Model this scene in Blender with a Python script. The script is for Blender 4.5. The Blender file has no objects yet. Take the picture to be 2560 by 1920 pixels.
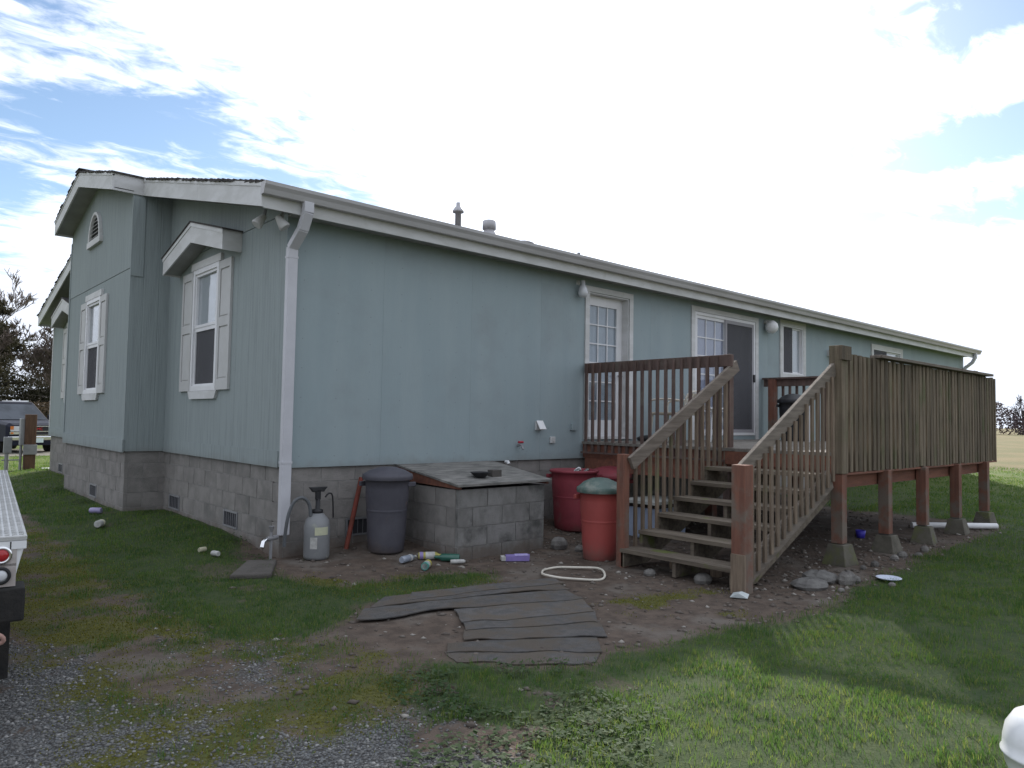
import bpy, math, random
import numpy as np
from mathutils import Vector, Matrix

SC = bpy.context.scene
COL = SC.collection
R = math.radians
rnd = random.Random(7)
rng = np.random.default_rng(7)

# ------------------------------------------------------------------ camera
YAW, PITCH, ROLL = R(48.28749), R(2.80104), R(0.93542)
CAM = Vector((-3.21134, -7.15954, 1.50764))
fw = Vector((math.cos(YAW)*math.cos(PITCH), math.sin(YAW)*math.cos(PITCH), math.sin(PITCH)))
rt0 = Vector((math.sin(YAW), -math.cos(YAW), 0)); up0 = rt0.cross(fw)
rt = rt0*math.cos(ROLL) + up0*math.sin(ROLL); up = up0*math.cos(ROLL) - rt0*math.sin(ROLL)
cd = bpy.data.cameras.new('camera'); cam = bpy.data.objects.new('camera', cd); COL.objects.link(cam)
cam.matrix_world = Matrix(((rt.x, up.x, -fw.x, CAM.x), (rt.y, up.y, -fw.y, CAM.y), (rt.z, up.z, -fw.z, CAM.z), (0, 0, 0, 1)))
cd.sensor_width = 36; cd.lens = 36*1814.0156/2560; cd.clip_start = .05; cd.clip_end = 4000
SC.camera = cam

# ------------------------------------------------------------------ light
SUN_AZ, SUN_EL = 35.5, 28.0
SKY_STRENGTH = .12
EXPOSURE = 0.25
W = bpy.data.worlds.new('World'); SC.world = W; W.use_nodes = True
nt = W.node_tree; nt.nodes.clear()
class NT:
    def __init__(s, t): s.t = t
    def n(s, typ, **kw):
        o = s.t.nodes.new(typ)
        for k, v in kw.items():
            if k.startswith('i_'):
                key = k[2:]; o.inputs[int(key) if key.isdigit() else key].default_value = v
            else: setattr(o, k, v)
        return o
    def l(s, a, b): s.t.links.new(a, b)
    def math(s, op, a, b=None, c=None, clamp=False):
        o = s.n('ShaderNodeMath', operation=op, use_clamp=clamp)
        for i, v in enumerate((a, b, c)):
            if v is None: continue
            if isinstance(v, (int, float)): o.inputs[i].default_value = v
            else: s.l(v, o.inputs[i])
        return o.outputs[0]
    def ramp(s, fac, lo, hi):
        o = s.n('ShaderNodeMapRange', interpolation_type='SMOOTHSTEP'); o.inputs[1].default_value = lo; o.inputs[2].default_value = hi
        s.l(fac, o.inputs[0]); return o.outputs[0]
    def mix(s, fac, a, b, typ='MIX'):
        o = s.n('ShaderNodeMix', data_type='RGBA', blend_type=typ)
        for i, v in ((0, fac), (6, a), (7, b)):
            if isinstance(v, (int, float)): o.inputs[i].default_value = v
            elif isinstance(v, (tuple, list)): o.inputs[i].default_value = (*v[:3], 1)
            else: s.l(v, o.inputs[i])
        return o.outputs[2]
w = NT(nt)
sky = w.n('ShaderNodeTexSky', sky_type='NISHITA', sun_disc=False, sun_elevation=R(SUN_EL), sun_rotation=R(90-SUN_AZ), air_density=1.0, dust_density=.25, ozone_density=1.5)
tc = w.n('ShaderNodeTexCoord'); nrm = w.n('ShaderNodeVectorMath', operation='NORMALIZE'); w.l(tc.outputs['Generated'], nrm.inputs[0])
sep = w.n('ShaderNodeSeparateXYZ'); w.l(nrm.outputs[0], sep.inputs[0])
zc = w.math('MAXIMUM', sep.outputs[2], 0.0); den = w.math('ADD', zc, .10)
px = w.math('DIVIDE', sep.outputs[0], den); py = w.math('DIVIDE', sep.outputs[1], den)
cmb = w.n('ShaderNodeCombineXYZ'); w.l(px, cmb.inputs[0]); w.l(py, cmb.inputs[1])
def wnoise(scale, detail, rough, off, dist=0.0, sx=1.0, sy=1.0, rot=0.0):
    m = w.n('ShaderNodeMapping'); m.inputs['Location'].default_value = off; m.inputs['Scale'].default_value = (sx, sy, 1); m.inputs['Rotation'].default_value = (0, 0, rot)
    w.l(cmb.outputs[0], m.inputs[0])
    o = w.n('ShaderNodeTexNoise', i_Scale=scale, i_Detail=detail, i_Roughness=rough, i_Distortion=dist); w.l(m.outputs[0], o.inputs['Vector']); return o.outputs[0]
big = wnoise(.75, 4, .55, (3.1, 1.7, 0), .4, 1.0, 1.5, R(-30))
rip = wnoise(7.0, 6, .62, (0, 0, 0), .5, 1.0, 1.8, R(-25))
az = w.math('ARCTAN2', sep.outputs[1], sep.outputs[0]); el = w.math('ARCSINE', sep.outputs[2])
def blob(a, e, wa, we, tilt=0.0):
    da = w.math('SUBTRACT', az, R(a)); de = w.math('SUBTRACT', el, R(e))
    de2 = w.math('ADD', de, w.math('MULTIPLY', da, tilt))
    u = w.math('POWER', w.math('DIVIDE', da, R(wa)), 2.0); v = w.math('POWER', w.math('DIVIDE', de2, R(we)), 2.0)
    return w.math('POWER', 2.718, w.math('MULTIPLY', w.math('ADD', u, v), -1.0))
gaps = None
for a, e, wa, we, tl, amp in ((78, 19.6, 11, 2.4, .12, 1.25), (64, 16.6, 9, 1.6, -.15, .95), (86, 14.2, 6, 1.7, 0, 1.2), (88, 10.0, 5, 2.0, 0, .8), (15, 26.6, 10, 3.0, .0, 1.25), (14, 18.9, 9, 1.9, .06, 1.5), (12, 14.0, 5, 1.6, 0, 1.25), (24, 14.6, 6, .9, 0, .7), (59, 12.6, 8, 1.0, 0, .6), (84, 25, 12, 3.5, 0, .62)):
    b = w.math('MULTIPLY', blob(a, e, wa, we, tl), amp); gaps = b if gaps is None else w.math('ADD', gaps, b)
cover = w.math('ADD', w.math('MULTIPLY', big, .75), w.math('MULTIPLY', rip, 1.0))
cover = w.math('SUBTRACT', w.math('ADD', cover, -.22), w.math('MULTIPLY', gaps, .52))
mask = w.ramp(cover, .16, .52)
sd = (math.cos(R(SUN_AZ))*math.cos(R(SUN_EL)), math.sin(R(SUN_AZ))*math.cos(R(SUN_EL)), math.sin(R(SUN_EL)))
dt = w.n('ShaderNodeVectorMath', operation='DOT_PRODUCT'); w.l(nrm.outputs[0], dt.inputs[0]); dt.inputs[1].default_value = sd
dp = w.math('MAXIMUM', dt.outputs['Value'], 0.0)
glow = w.math('ADD', w.math('MULTIPLY', w.math('POWER', dp, 24.0), 4.5), w.math('MULTIPLY', w.math('POWER', dp, 60.0), 20.0))
fwd = w.math('POWER', w.math('MULTIPLY_ADD', dt.outputs['Value'], .5, .5), 3.0)
shade = w.ramp(wnoise(2.2, 5, .6, (5, 2, 0), .3, 1.0, 2.6, R(-35)), .3, .7)
cval = w.math('ADD', w.math('MULTIPLY_ADD', shade, 1.5, 5.9), w.math('MULTIPLY_ADD', fwd, 4.0, glow))
lowz = w.math('SUBTRACT', 1.0, w.ramp(sep.outputs[2], .03, .24))
cval = w.math('MULTIPLY', cval, w.math('SUBTRACT', 1.0, w.math('MULTIPLY', lowz, w.math('MULTIPLY_ADD', shade, .16, .10))))
cval = w.math('MULTIPLY', cval, w.math('MULTIPLY_ADD', rip, .30, .86))
ccol = w.mix(1.0, (.91, .98, 1.12), cval, 'MULTIPLY')
bright = w.n('ShaderNodeVectorMath', operation='SCALE'); w.l(sky.outputs[0], bright.inputs[0]); bright.inputs[3].default_value = 1.14
hz = w.ramp(sep.outputs[2], .0, .16)
haze_c = w.mix(hz, (6.4, 7.1, 8.3), bright.outputs[0])
glowb = w.n('ShaderNodeVectorMath', operation='ADD'); w.l(haze_c, glowb.inputs[0]); w.l(w.math('MULTIPLY', glow, .12), glowb.inputs[1])
final = w.mix(mask, glowb.outputs[0], ccol)
bg = w.n('ShaderNodeBackground', i_Strength=SKY_STRENGTH); w.l(final, bg.inputs[0])
wo = w.n('ShaderNodeOutputWorld'); w.l(bg.outputs[0], wo.inputs[0])
ld = bpy.data.lights.new('sun', 'SUN'); ld.energy = 5.0; ld.angle = R(1.8); ld.color = (1, .95, .87)
so = bpy.data.objects.new('sun', ld); COL.objects.link(so)
so.rotation_euler = Vector((-sd[0], -sd[1], -sd[2])).to_track_quat('-Z', 'Y').to_euler(); so.location = (30, 25, 30)
SC.view_settings.view_transform = 'Standard'; SC.view_settings.look = 'None'; SC.view_settings.exposure = EXPOSURE; SC.view_settings.gamma = 1
SC.view_settings.use_curve_mapping = False
SC.render.engine = 'CYCLES'
try:
    SC.cycles.use_denoising = True; SC.cycles.denoiser = 'OPENIMAGEDENOISE'
    SC.cycles.max_bounces = 8; SC.cycles.transparent_max_bounces = 16; SC.cycles.sample_clamp_indirect = 4.0
except Exception: pass

# ------------------------------------------------------------------ materials
MATS = {}
def mat(name, c1, c2=None, rough=.85, ns=3.0, bump=0.0, bs=40.0, stretch=(1, 1, 1), var=0.0, metal=0.0, spec=.3, lo=.35, hi=.65, c3=None, n3=1.2, lo3=.55, hi3=.7, bstretch=None, det=6, coat=0.0, trans=0.0, groove=None, splash=None, nails=None):
    if name in MATS: return MATS[name]
    m = bpy.data.materials.new(name); m.use_nodes = True; t = NT(m.node_tree)
    p = m.node_tree.nodes['Principled BSDF']
    p.inputs['Roughness'].default_value = rough; p.inputs['Metallic'].default_value = metal; p.inputs['Specular IOR Level'].default_value = spec
    if coat: p.inputs['Coat Weight'].default_value = coat; p.inputs['Coat Roughness'].default_value = .06
    g = t.n('ShaderNodeNewGeometry'); oi = t.n('ShaderNodeObjectInfo')
    def pos(st):
        mp = t.n('ShaderNodeMapping'); mp.inputs['Scale'].default_value = st
        ad = t.n('ShaderNodeVectorMath', operation='ADD'); t.l(g.outputs['Position'], ad.inputs[0])
        if var:
            sc = t.n('ShaderNodeVectorMath', operation='SCALE'); sc.inputs[0].default_value = (7, 5, 3); t.l(oi.outputs['Random'], sc.inputs[3]); t.l(sc.outputs[0], ad.inputs[1])
        t.l(ad.outputs[0], mp.inputs[0]); return mp.outputs[0]
    pv = pos(stretch)
    col = None
    if c2 is not None:
        n1 = t.n('ShaderNodeTexNoise', i_Scale=ns, i_Detail=det, i_Roughness=.62); t.l(pv, n1.inputs['Vector'])
        col = t.mix(t.ramp(n1.outputs[0], lo, hi), c1, c2)
    else:
        rgb = t.n('ShaderNodeRGB'); rgb.outputs[0].default_value = (*c1, 1); col = rgb.outputs[0]
    if c3 is not None:
        n2 = t.n('ShaderNodeTexNoise', i_Scale=n3, i_Detail=7, i_Roughness=.65); t.l(pos((1, 1, 1)), n2.inputs['Vector'])
        col = t.mix(t.ramp(n2.outputs[0], lo3, hi3), col, c3)
    if var:
        vv = t.math('MULTIPLY_ADD', oi.outputs['Random'], 2*var, 1-var)
        col = t.mix(1.0, col, vv, 'MULTIPLY')
    if splash:                       # mud splashed up from the soil: (z foot, height, colour)
        sx = t.n('ShaderNodeSeparateXYZ'); t.l(g.outputs['Position'], sx.inputs[0])
        ns_ = t.n('ShaderNodeTexNoise', i_Scale=3.5, i_Detail=7, i_Roughness=.7); t.l(g.outputs['Position'], ns_.inputs['Vector'])
        hgt = t.math('MULTIPLY_ADD', ns_.outputs[0], splash[1]*1.6, splash[0]-splash[1]*.55)
        f_ = t.ramp(t.math('SUBTRACT', hgt, sx.outputs[2]), -.02, splash[1]*.6)
        col = t.mix(t.math('MULTIPLY', f_, splash[3]), col, splash[2])
    hg = None
    if groove:                       # shallow vertical grooves every `groove` metres, along x and y
        sx2 = t.n('ShaderNodeSeparateXYZ'); t.l(g.outputs['Position'], sx2.inputs[0])
        sm = t.math('ADD', sx2.outputs[0], sx2.outputs[1])
        fr_ = t.math('ABSOLUTE', t.math('SUBTRACT', t.math('FRACT', t.math('DIVIDE', sm, groove)), .5))
        hg = t.ramp(fr_, .0, .04)
        col = t.mix(t.math('MULTIPLY_ADD', hg, -.16, .16), col, (.10, .11, .11))
    if nails:                        # nail heads in rows
        sx3 = t.n('ShaderNodeSeparateXYZ'); t.l(g.outputs['Position'], sx3.inputs[0])
        a_ = t.math('SUBTRACT', t.math('FRACT', t.math('DIVIDE', t.math('ADD', sx3.outputs[0], sx3.outputs[1]), .4064)), .5); b_ = t.math('SUBTRACT', t.math('FRACT', t.math('DIVIDE', sx3.outputs[2], .31)), .5)
        dd = t.math('ADD', t.math('POWER', t.math('MULTIPLY', a_, .4064), 2.0), t.math('POWER', t.math('MULTIPLY', b_, .31), 2.0))
        f_ = t.math('SUBTRACT', 1.0, t.ramp(dd, .00002, .00007)); col = t.mix(t.math('MULTIPLY', f_, .35), col, (.13, .12, .11))
    t.l(col, p.inputs['Base Color'])
    if bump:
        nb = t.n('ShaderNodeTexNoise', i_Scale=bs, i_Detail=4, i_Roughness=.6); t.l(pos(bstretch or stretch), nb.inputs['Vector'])
        b = t.n('ShaderNodeBump', i_Strength=bump, i_Distance=.02); t.l(nb.outputs[0] if hg is None else t.math('MULTIPLY_ADD', hg, .6, nb.outputs[0]), b.inputs['Height']); t.l(b.outputs[0], p.inputs['Normal'])
    if trans:
        tr = t.n('ShaderNodeBsdfTranslucent'); t.l(col, tr.inputs[0]); mx = t.n('ShaderNodeMixShader', i_0=trans)
        t.l(p.outputs[0], mx.inputs[1]); t.l(tr.outputs[0], mx.inputs[2]); t.l(mx.outputs[0], m.node_tree.nodes['Material Output'].inputs[0])
    MATS[name] = m; return m

SIDL = mat('siding_long', (.275, .335, .352), (.295, .352, .366), .75, 1.1, .12, 30, (3, 3, .35), var=.003, spec=.25, c3=(.25, .29, .30), n3=1.1, lo3=.45, hi3=.85, nails=1, splash=(1.0, .22, (.20, .205, .19), .45))
SIDG = mat('siding_gable', (.285, .325, .325), (.225, .255, .258), .8, 6.0, .35, 24, (5, 5, .22), var=.01, spec=.2, lo=.42, hi=.8, groove=.2032, splash=(1.0, .2, (.19, .19, .175), .4))
TRIM = mat('white_trim', (.60, .60, .60), (.50, .50, .49), .6, 2.0, .05, 40, (1, 1, 3), var=.02, c3=(.42, .42, .38), n3=3.0, lo3=.6, hi3=.85)
SHUT = mat('shutter_paint', (.50, .50, .495), (.46, .46, .45), .6, 3.0, .05, 50)
VINYL = mat('white_vinyl', (.72, .72, .73), (.66, .66, .67), .4, 4.0)
GUT = mat('gutter_metal', (.43, .42, .425), (.36, .35, .35), .4, 2.0, .04, 20, (.4, 1, 3), spec=.5, c3=(.34, .33, .30), n3=2.0, lo3=.58, hi3=.8)
SOFF = mat('soffit_paint', (.34, .34, .33), (.28, .28, .27), .8, 3.0)
BLK = mat('concrete_block', (.275, .258, .242), (.21, .198, .186), .95, 5.0, .5, 120, var=.05, c3=(.15, .145, .135), n3=1.3, lo3=.52, hi3=.75, splash=(.16, .32, (.13, .10, .078), .75))
BLKD = mat('concrete_block_stained', (.245, .24, .23), (.18, .175, .165), .95, 7.0, .7, 110, var=.04, c3=(.085, .085, .08), n3=2.2, lo3=.5, hi3=.68, stretch=(1, 1, .5), splash=(.14, .3, (.12, .095, .075), .75))
MORT = mat('mortar', (.31, .30, .285), (.22, .215, .205), .95, 6.0, .4, 150)
SHING = mat('asphalt_shingle', (.085, .078, .075), (.05, .046, .046), .95, 14.0, .8, 90, var=.2)
SHGR = mat('old_shingle_strip', (.135, .128, .122), (.098, .095, .093), .95, 14.0, .9, 200, var=.12, c3=(.125, .105, .085), n3=3.4, lo3=.42, hi3=.60)
WOODR = mat('red_stained_wood', (.150, .100, .085), (.098, .070, .062), .85, 4.0, .4, 50, (6, 6, .5), var=.14, c3=(.16, .13, .11), n3=2.5, lo3=.52, hi3=.7)
WOODX = mat('red_stained_beam', (.225, .095, .062), (.155, .07, .05), .85, 3.0, .4, 40, (.6, 6, 6), var=.08, c3=(.17, .11, .085), n3=2.5, lo3=.58, hi3=.75)
WOODP = mat('red_stained_post', (.215, .095, .065), (.15, .072, .052), .85, 3.0, .4, 40, (6, 6, .6), var=.08, c3=(.16, .13, .105), n3=2.2, lo3=.46, hi3=.62)
WOODG = mat('grey_weathered_wood', (.225, .172, .125), (.145, .11, .082), .9, 4.0, .5, 60, (7, 7, .6), var=.24, c3=(.14, .15, .07), n3=1.8, lo3=.58, hi3=.76)
WOODGX = mat('grey_weathered_rail', (.215, .182, .152), (.145, .122, .10), .9, 4.0, .5, 60, (.6, 7, 7), var=.1)
WOODF = mat('fence_wood', (.195, .155, .11), (.12, .096, .07), .92, 4.0, .6, 60, (7, 7, .5), var=.28, c3=(.095, .105, .05), n3=1.1, lo3=.50, hi3=.74)
TREAD = mat('tread_wood', (.18, .15, .115), (.11, .09, .07), .9, 3.0, .5, 60, (7, .6, 7), var=.12, c3=(.12, .14, .04), n3=2.2, lo3=.56, hi3=.7)
DECKB = mat('deck_board', (.24, .22, .195), (.16, .145, .125), .9, 3.0, .5, 60, (.6, 7, 7), var=.12)
PLY = mat('plywood_lid', (.27, .26, .24), (.16, .155, .145), .9, 4.0, .5, 50, (1, 5, 5), c3=(.11, .11, .10), n3=2.5, lo3=.5, hi3=.68)
CONC = mat('pier_concrete', (.135, .125, .10), (.09, .082, .066), .95, 6.0, .6, 90, var=.1, c3=(.13, .14, .06), n3=3.0, lo3=.52, hi3=.7)
ROCK = mat('rock', (.20, .19, .175), (.12, .112, .105), .9, 8.0, .6, 60, var=.3)
BLACKP = mat('black_plastic', (.02, .02, .022), (.03, .03, .032), .5, 5.0, .05, 60)
GREYP = mat('grey_can_plastic', (.085, .083, .098), (.068, .066, .08), .55, 4.0, .08, 40, c3=(.16, .11, .095), n3=5.0, lo3=.56, hi3=.78, splash=(.12, .35, (.14, .11, .09), .6))
REDP = mat('red_can_plastic', (.27, .05, .065), (.21, .04, .052), .5, 3.0, .06, 30, c3=(.16, .11, .095), n3=5.0, lo3=.56, hi3=.78, splash=(.12, .35, (.14, .11, .09), .6))
ORANP = mat('orange_can_plastic', (.34, .07, .062), (.28, .06, .054), .5, 3.0, .06, 30, (1, 1, .4), c3=(.16, .11, .095), n3=5.0, lo3=.56, hi3=.78, splash=(.12, .35, (.14, .11, .09), .6))
GREENP = mat('green_lid_plastic', (.085, .13, .115), (.07, .11, .095), .5, 4.0, .05, 40, c3=(.20, .22, .19), n3=3.0)
WHITEP = mat('white_plastic', (.78, .78, .78), (.70, .70, .70), .4, 4.0)
SPRAYP = mat('sprayer_tank_plastic', (.23, .235, .24), (.19, .195, .20), .45, 4.0, c3=(.30, .31, .27), n3=6.0)
LABELY = mat('yellow_label', (.44, .39, .09), (.33, .30, .09), .5, 10.0)
LABELW = mat('white_label', (.50, .50, .48), (.38, .37, .35), .6, 20.0)
PURP = mat('purple_card', (.23, .18, .42), (.18, .14, .34), .6, 6.0)
PALEB = mat('pale_blue_plastic', (.40, .48, .62), (.33, .40, .54), .5, 3.0)
GREENB = mat('green_bottle', (.03, .12, .09), (.02, .09, .06), .25, 5.0, spec=.6)
STEELG = mat('grey_steel', (.30, .30, .31), (.24, .24, .25), .5, 4.0, metal=.3)
GALV = mat('galvanised', (.52, .51, .53), (.42, .41, .43), .5, 5.0, metal=.2)
RUST = mat('rusty_steel', (.22, .055, .04), (.15, .045, .03), .8, 9.0, .3, 60)
CREAM = mat('cream_trim', (.62, .58, .50), (.52, .49, .42), .6, 6.0)
CARW = mat('white_paint', (.76, .77, .78), (.70, .71, .72), .3, 2.0, spec=.5, coat=.4)
CARB = mat('dark_blue_paint', (.012, .014, .028), (.010, .011, .02), .42, 2.0, spec=.2)
CHROME = mat('chrome', (.75, .75, .76), None, .14, metal=1.0)
DIAM = mat('diamond_plate', (.50, .50, .49), (.38, .38, .37), .45, 10.0, .2, 60, metal=.4)
TYRE = mat('tyre_rubber', (.018, .018, .018), (.03, .028, .026), .9, 10.0, .3, 60)
REDL = mat('red_lens', (.38, .015, .02), None, .15, spec=.6)
AMBER = mat('amber_lens', (.55, .16, .03), None, .2, spec=.6)
CLEARL = mat('clear_lens', (.55, .56, .58), None, .12, spec=.7)
DARKIN = mat('dark_interior', (.03, .03, .035), (.045, .045, .05), .9, 3.0)
BLIND = mat('white_blind', (.66, .66, .68), (.62, .62, .64), .8, 2.0, stretch=(1, 1, 12))
BARK = mat('bark', (.10, .085, .07), (.06, .05, .042), .95, 4.0, .5, 30, (3, 3, .5))
TWIG = mat('twig', (.11, .085, .07), (.08, .062, .055), .95, 3.0)
TWIGP = mat('pale_twig', (.20, .165, .14), (.15, .125, .11), .95, 3.0)
NEEDLE = mat('conifer_foliage', (.034, .034, .018), (.052, .046, .026), .9, 2.0, trans=.25)
BRUSH = mat('brush_foliage', (.115, .085, .055), (.075, .055, .038), .95, 2.0, trans=.2)

def glass_mat():
    m = bpy.data.materials.new('window_glass'); m.use_nodes = True; t = NT(m.node_tree); m.node_tree.nodes.clear()
    g = t.n('ShaderNodeNewGeometry'); d = t.n('ShaderNodeVectorMath', operation='DOT_PRODUCT'); t.l(g.outputs['Normal'], d.inputs[0]); t.l(g.outputs['Incoming'], d.inputs[1])
    c = t.math('SUBTRACT', 1.0, t.math('ABSOLUTE', d.outputs['Value']), clamp=True); f2 = t.math('MULTIPLY_ADD', t.math('POWER', c, 5.0), 1.15, .055, clamp=True)
    tr = t.n('ShaderNodeBsdfTransparent'); tr.inputs[0].default_value = (.90, .92, .93, 1); gl = t.n('ShaderNodeBsdfGlossy', i_Roughness=.012)
    mx = t.n('ShaderNodeMixShader'); t.l(f2, mx.inputs[0]); t.l(tr.outputs[0], mx.inputs[1]); t.l(gl.outputs[0], mx.inputs[2])
    o = t.n('ShaderNodeOutputMaterial'); t.l(mx.outputs[0], o.inputs[0]); return m
GLASS = glass_mat()
def screen_mat():
    m = bpy.data.materials.new('insect_screen'); m.use_nodes = True; t = NT(m.node_tree); m.node_tree.nodes.clear()
    tr = t.n('ShaderNodeBsdfTransparent'); df = t.n('ShaderNodeBsdfDiffuse'); df.inputs[0].default_value = (.13, .13, .14, 1)
    mx = t.n('ShaderNodeMixShader', i_0=.62); t.l(tr.outputs[0], mx.inputs[1]); t.l(df.outputs[0], mx.inputs[2])
    o = t.n('ShaderNodeOutputMaterial'); t.l(mx.outputs[0], o.inputs[0]); return m
SCREEN = screen_mat()

# ------------------------------------------------------------------ mesh helpers
class MB:
    def __init__(s, f=None): s.v = []; s.f = []; s.sm = []; s.fn = f
    def add(s, vs, fs, smooth=False):
        b = len(s.v)
        s.v += [s.fn(*p) if s.fn else tuple(p) for p in vs]
        s.f += [tuple(i+b for i in q) for q in fs]; s.sm += [smooth]*len(fs); return s
    def box(s, a, b):
        x0, y0, z0 = (min(a[i], b[i]) for i in range(3)); x1, y1, z1 = (max(a[i], b[i]) for i in range(3))
        return s.add([(x0,y0,z0),(x1,y0,z0),(x1,y1,z0),(x0,y1,z0),(x0,y0,z1),(x1,y0,z1),(x1,y1,z1),(x0,y1,z1)],
              [(0,3,2,1),(4,5,6,7),(0,1,5,4),(1,2,6,5),(2,3,7,6),(3,0,4,7)])
    def bar(s, p, q, wd, ht, upv=(0, 0, 1)):
        p = Vector(p); q = Vector(q); d = (q-p).normalized(); u = Vector(upv); sd_ = d.cross(u).normalized(); u = sd_.cross(d)
        vs = []
        for c in (p, q):
            for a, b in ((-1,-1),(1,-1),(1,1),(-1,1)): vs.append(tuple(c+sd_*(a*wd/2)+u*(b*ht/2)))
        return s.add(vs, [(0,1,2,3),(7,6,5,4),(0,4,5,1),(1,5,6,2),(2,6,7,3),(3,7,4,0)])
    def tube(s, pts, rs, n=8, cap=True, smooth=True):
        pts = [Vector(p) for p in pts]; rs = rs if isinstance(rs, (list, tuple)) else [rs]*len(pts); vs = []; fs = []
        ref = None
        for i, p in enumerate(pts):
            d = ((pts[min(i+1, len(pts)-1)]-pts[max(i-1, 0)])).normalized()
            if ref is None: ref = Vector((0,0,1)) if abs(d.z) < .9 else Vector((1,0,0))
            a = d.cross(ref).normalized(); b = a.cross(d); ref = b
            for k in range(n):
                t = 2*math.pi*k/n; vs.append(tuple(p+(a*math.cos(t)+b*math.sin(t))*rs[i]))
        for i in range(len(pts)-1):
            for k in range(n): fs.append((i*n+k, i*n+(k+1)%n, (i+1)*n+(k+1)%n, (i+1)*n+k))
        s.add(vs, fs, smooth)
        if cap and n > 2:
            s.add([vs[k] for k in range(n)], [tuple(range(n))[::-1]]); s.add([vs[(len(pts)-1)*n+k] for k in range(n)], [tuple(range(n))])
        return s
    def lathe(s, c, prof, n=20, smooth=True, sx=1.0, sy=1.0):
        vs = []; fs = []
        for r_, z in prof:
            for k in range(n):
                t = 2*math.pi*k/n; vs.append((c[0]+r_*sx*math.cos(t), c[1]+r_*sy*math.sin(t), c[2]+z))
        for i in range(len(prof)-1):
            for k in range(n): fs.append((i*n+k, i*n+(k+1)%n, (i+1)*n+(k+1)%n, (i+1)*n+k))
        return s.add(vs, fs, smooth)
    def prism(s, poly, vec):
        n = len(poly); v2 = [tuple(Vector(p)+Vector(vec)) for p in poly]
        return s.add(list(poly)+v2, [tuple(range(n))[::-1], tuple(range(n, 2*n))]+[(i, (i+1)%n, n+(i+1)%n, n+i) for i in range(n)])
    def mesh(s, name):
        me = bpy.data.meshes.new(name); me.from_pydata(s.v, [], s.f)
        me.polygons.foreach_set('use_smooth', s.sm); me.update(); return me
def fixn(me):
    import bmesh
    b = bmesh.new(); b.from_mesh(me); bmesh.ops.recalc_face_normals(b, faces=b.faces); b.to_mesh(me); b.free(); return me
def link(o, parent=None):
    COL.objects.link(o)
    if parent is not None:
        o.parent = parent
        if parent.type == 'EMPTY' and not parent.get('_loc'):
            o.matrix_parent_inverse = Matrix.Translation(-parent.location)
    return o
def obj(name, mb, m, parent=None, bevel=0.0, local=False):
    me = mb.mesh(name) if isinstance(mb, MB) else mb
    fixn(me); me.materials.append(m)
    o = bpy.data.objects.new(name, me)
    if bevel:
        md = o.modifiers.new('bevel', 'BEVEL'); md.width = bevel; md.segments = 2; md.limit_method = 'ANGLE'
    return link(o, parent)
def tag(o, label, cat, group=None, kind=None):
    if label: o['label'] = label
    if cat: o['category'] = cat
    if group: o['group'] = group
    if kind: o['kind'] = kind
    return o
def thing(name, label, cat, loc, group=None, rotz=0.0, local=False):
    o = bpy.data.objects.new(name, None); o.empty_display_size = .2; COL.objects.link(o); o.location = loc; o.rotation_euler = (0, 0, rotz)
    if local: o['_loc'] = 1
    return tag(o, label, cat, group)
_pc = {}
def piece(name, size, m, loc, parent, rot=None, bevel=.004):
    key = (name, tuple(round(x, 4) for x in size), m.name)
    if key not in _pc:
        a = MB().box((-size[0]/2, -size[1]/2, -size[2]/2), (size[0]/2, size[1]/2, size[2]/2)); me = fixn(a.mesh(name)); me.materials.append(m); _pc[key] = me
    o = bpy.data.objects.new(name, _pc[key]); link(o, parent); o.location = loc
    if rot: o.rotation_euler = rot
    return o

# ------------------------------------------------------------------ noise and ground height
def vnoise(x, y, seed=0):
    xi = np.floor(x).astype(np.int64); yi = np.floor(y).astype(np.int64); fx = x-xi; fy = y-yi
    fx = fx*fx*(3-2*fx); fy = fy*fy*(3-2*fy)
    def h(a, b):
        n = (a*374761393 + b*668265263 + seed*1442695041) & 0x7fffffff
        n = ((n ^ (n >> 13))*1274126177) & 0x7fffffff
        return ((n ^ (n >> 16)) & 0xffff)/65535.0
    return (h(xi, yi)*(1-fx)+h(xi+1, yi)*fx)*(1-fy)+(h(xi, yi+1)*(1-fx)+h(xi+1, yi+1)*fx)*fy
def fbm(x, y, o=4, seed=0):
    r = 0; a = .5; t = 0
    for i in range(o): r = r+a*vnoise(x*2**i, y*2**i, seed+i*17); t += a; a *= .5
    return r/t
def hdist(x, y):
    dx = np.maximum(np.maximum(-x, x-21.2), 0); dy = np.maximum(np.maximum(-y, y-12.46), 0); d1 = np.hypot(dx, dy)
    dx = np.maximum(-.52-x, 0); dy = np.maximum(np.maximum(3.9-y, y-7.9), 0); d2 = np.where(x < .1, np.hypot(dx, dy), 99)
    return np.minimum(d1, d2)
def gz(x, y):
    x = np.asarray(x, float); y = np.asarray(y, float)
    d = hdist(x, y)
    corner = np.exp(-((x/.9)**2+(y/.9)**2))
    h = .13*np.exp(-(d/.75)**2)*(1-.75*corner)
    h = h + .035*(fbm(x*.6, y*.6, 3, 5)-.5)*np.exp(-(np.hypot(x, y)/40)**2) + .018*(fbm(x*3, y*3, 3, 9)-.5)*(np.hypot(x+3, y+7) < 25)
    h = h + .05*np.clip((y-8)/6, 0, 1)*np.clip((18-y)/4, 0, 1)*(x < 1)
    return h+.02
def gzf(x, y): return float(gz(np.array([x]), np.array([y]))[0])

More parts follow.
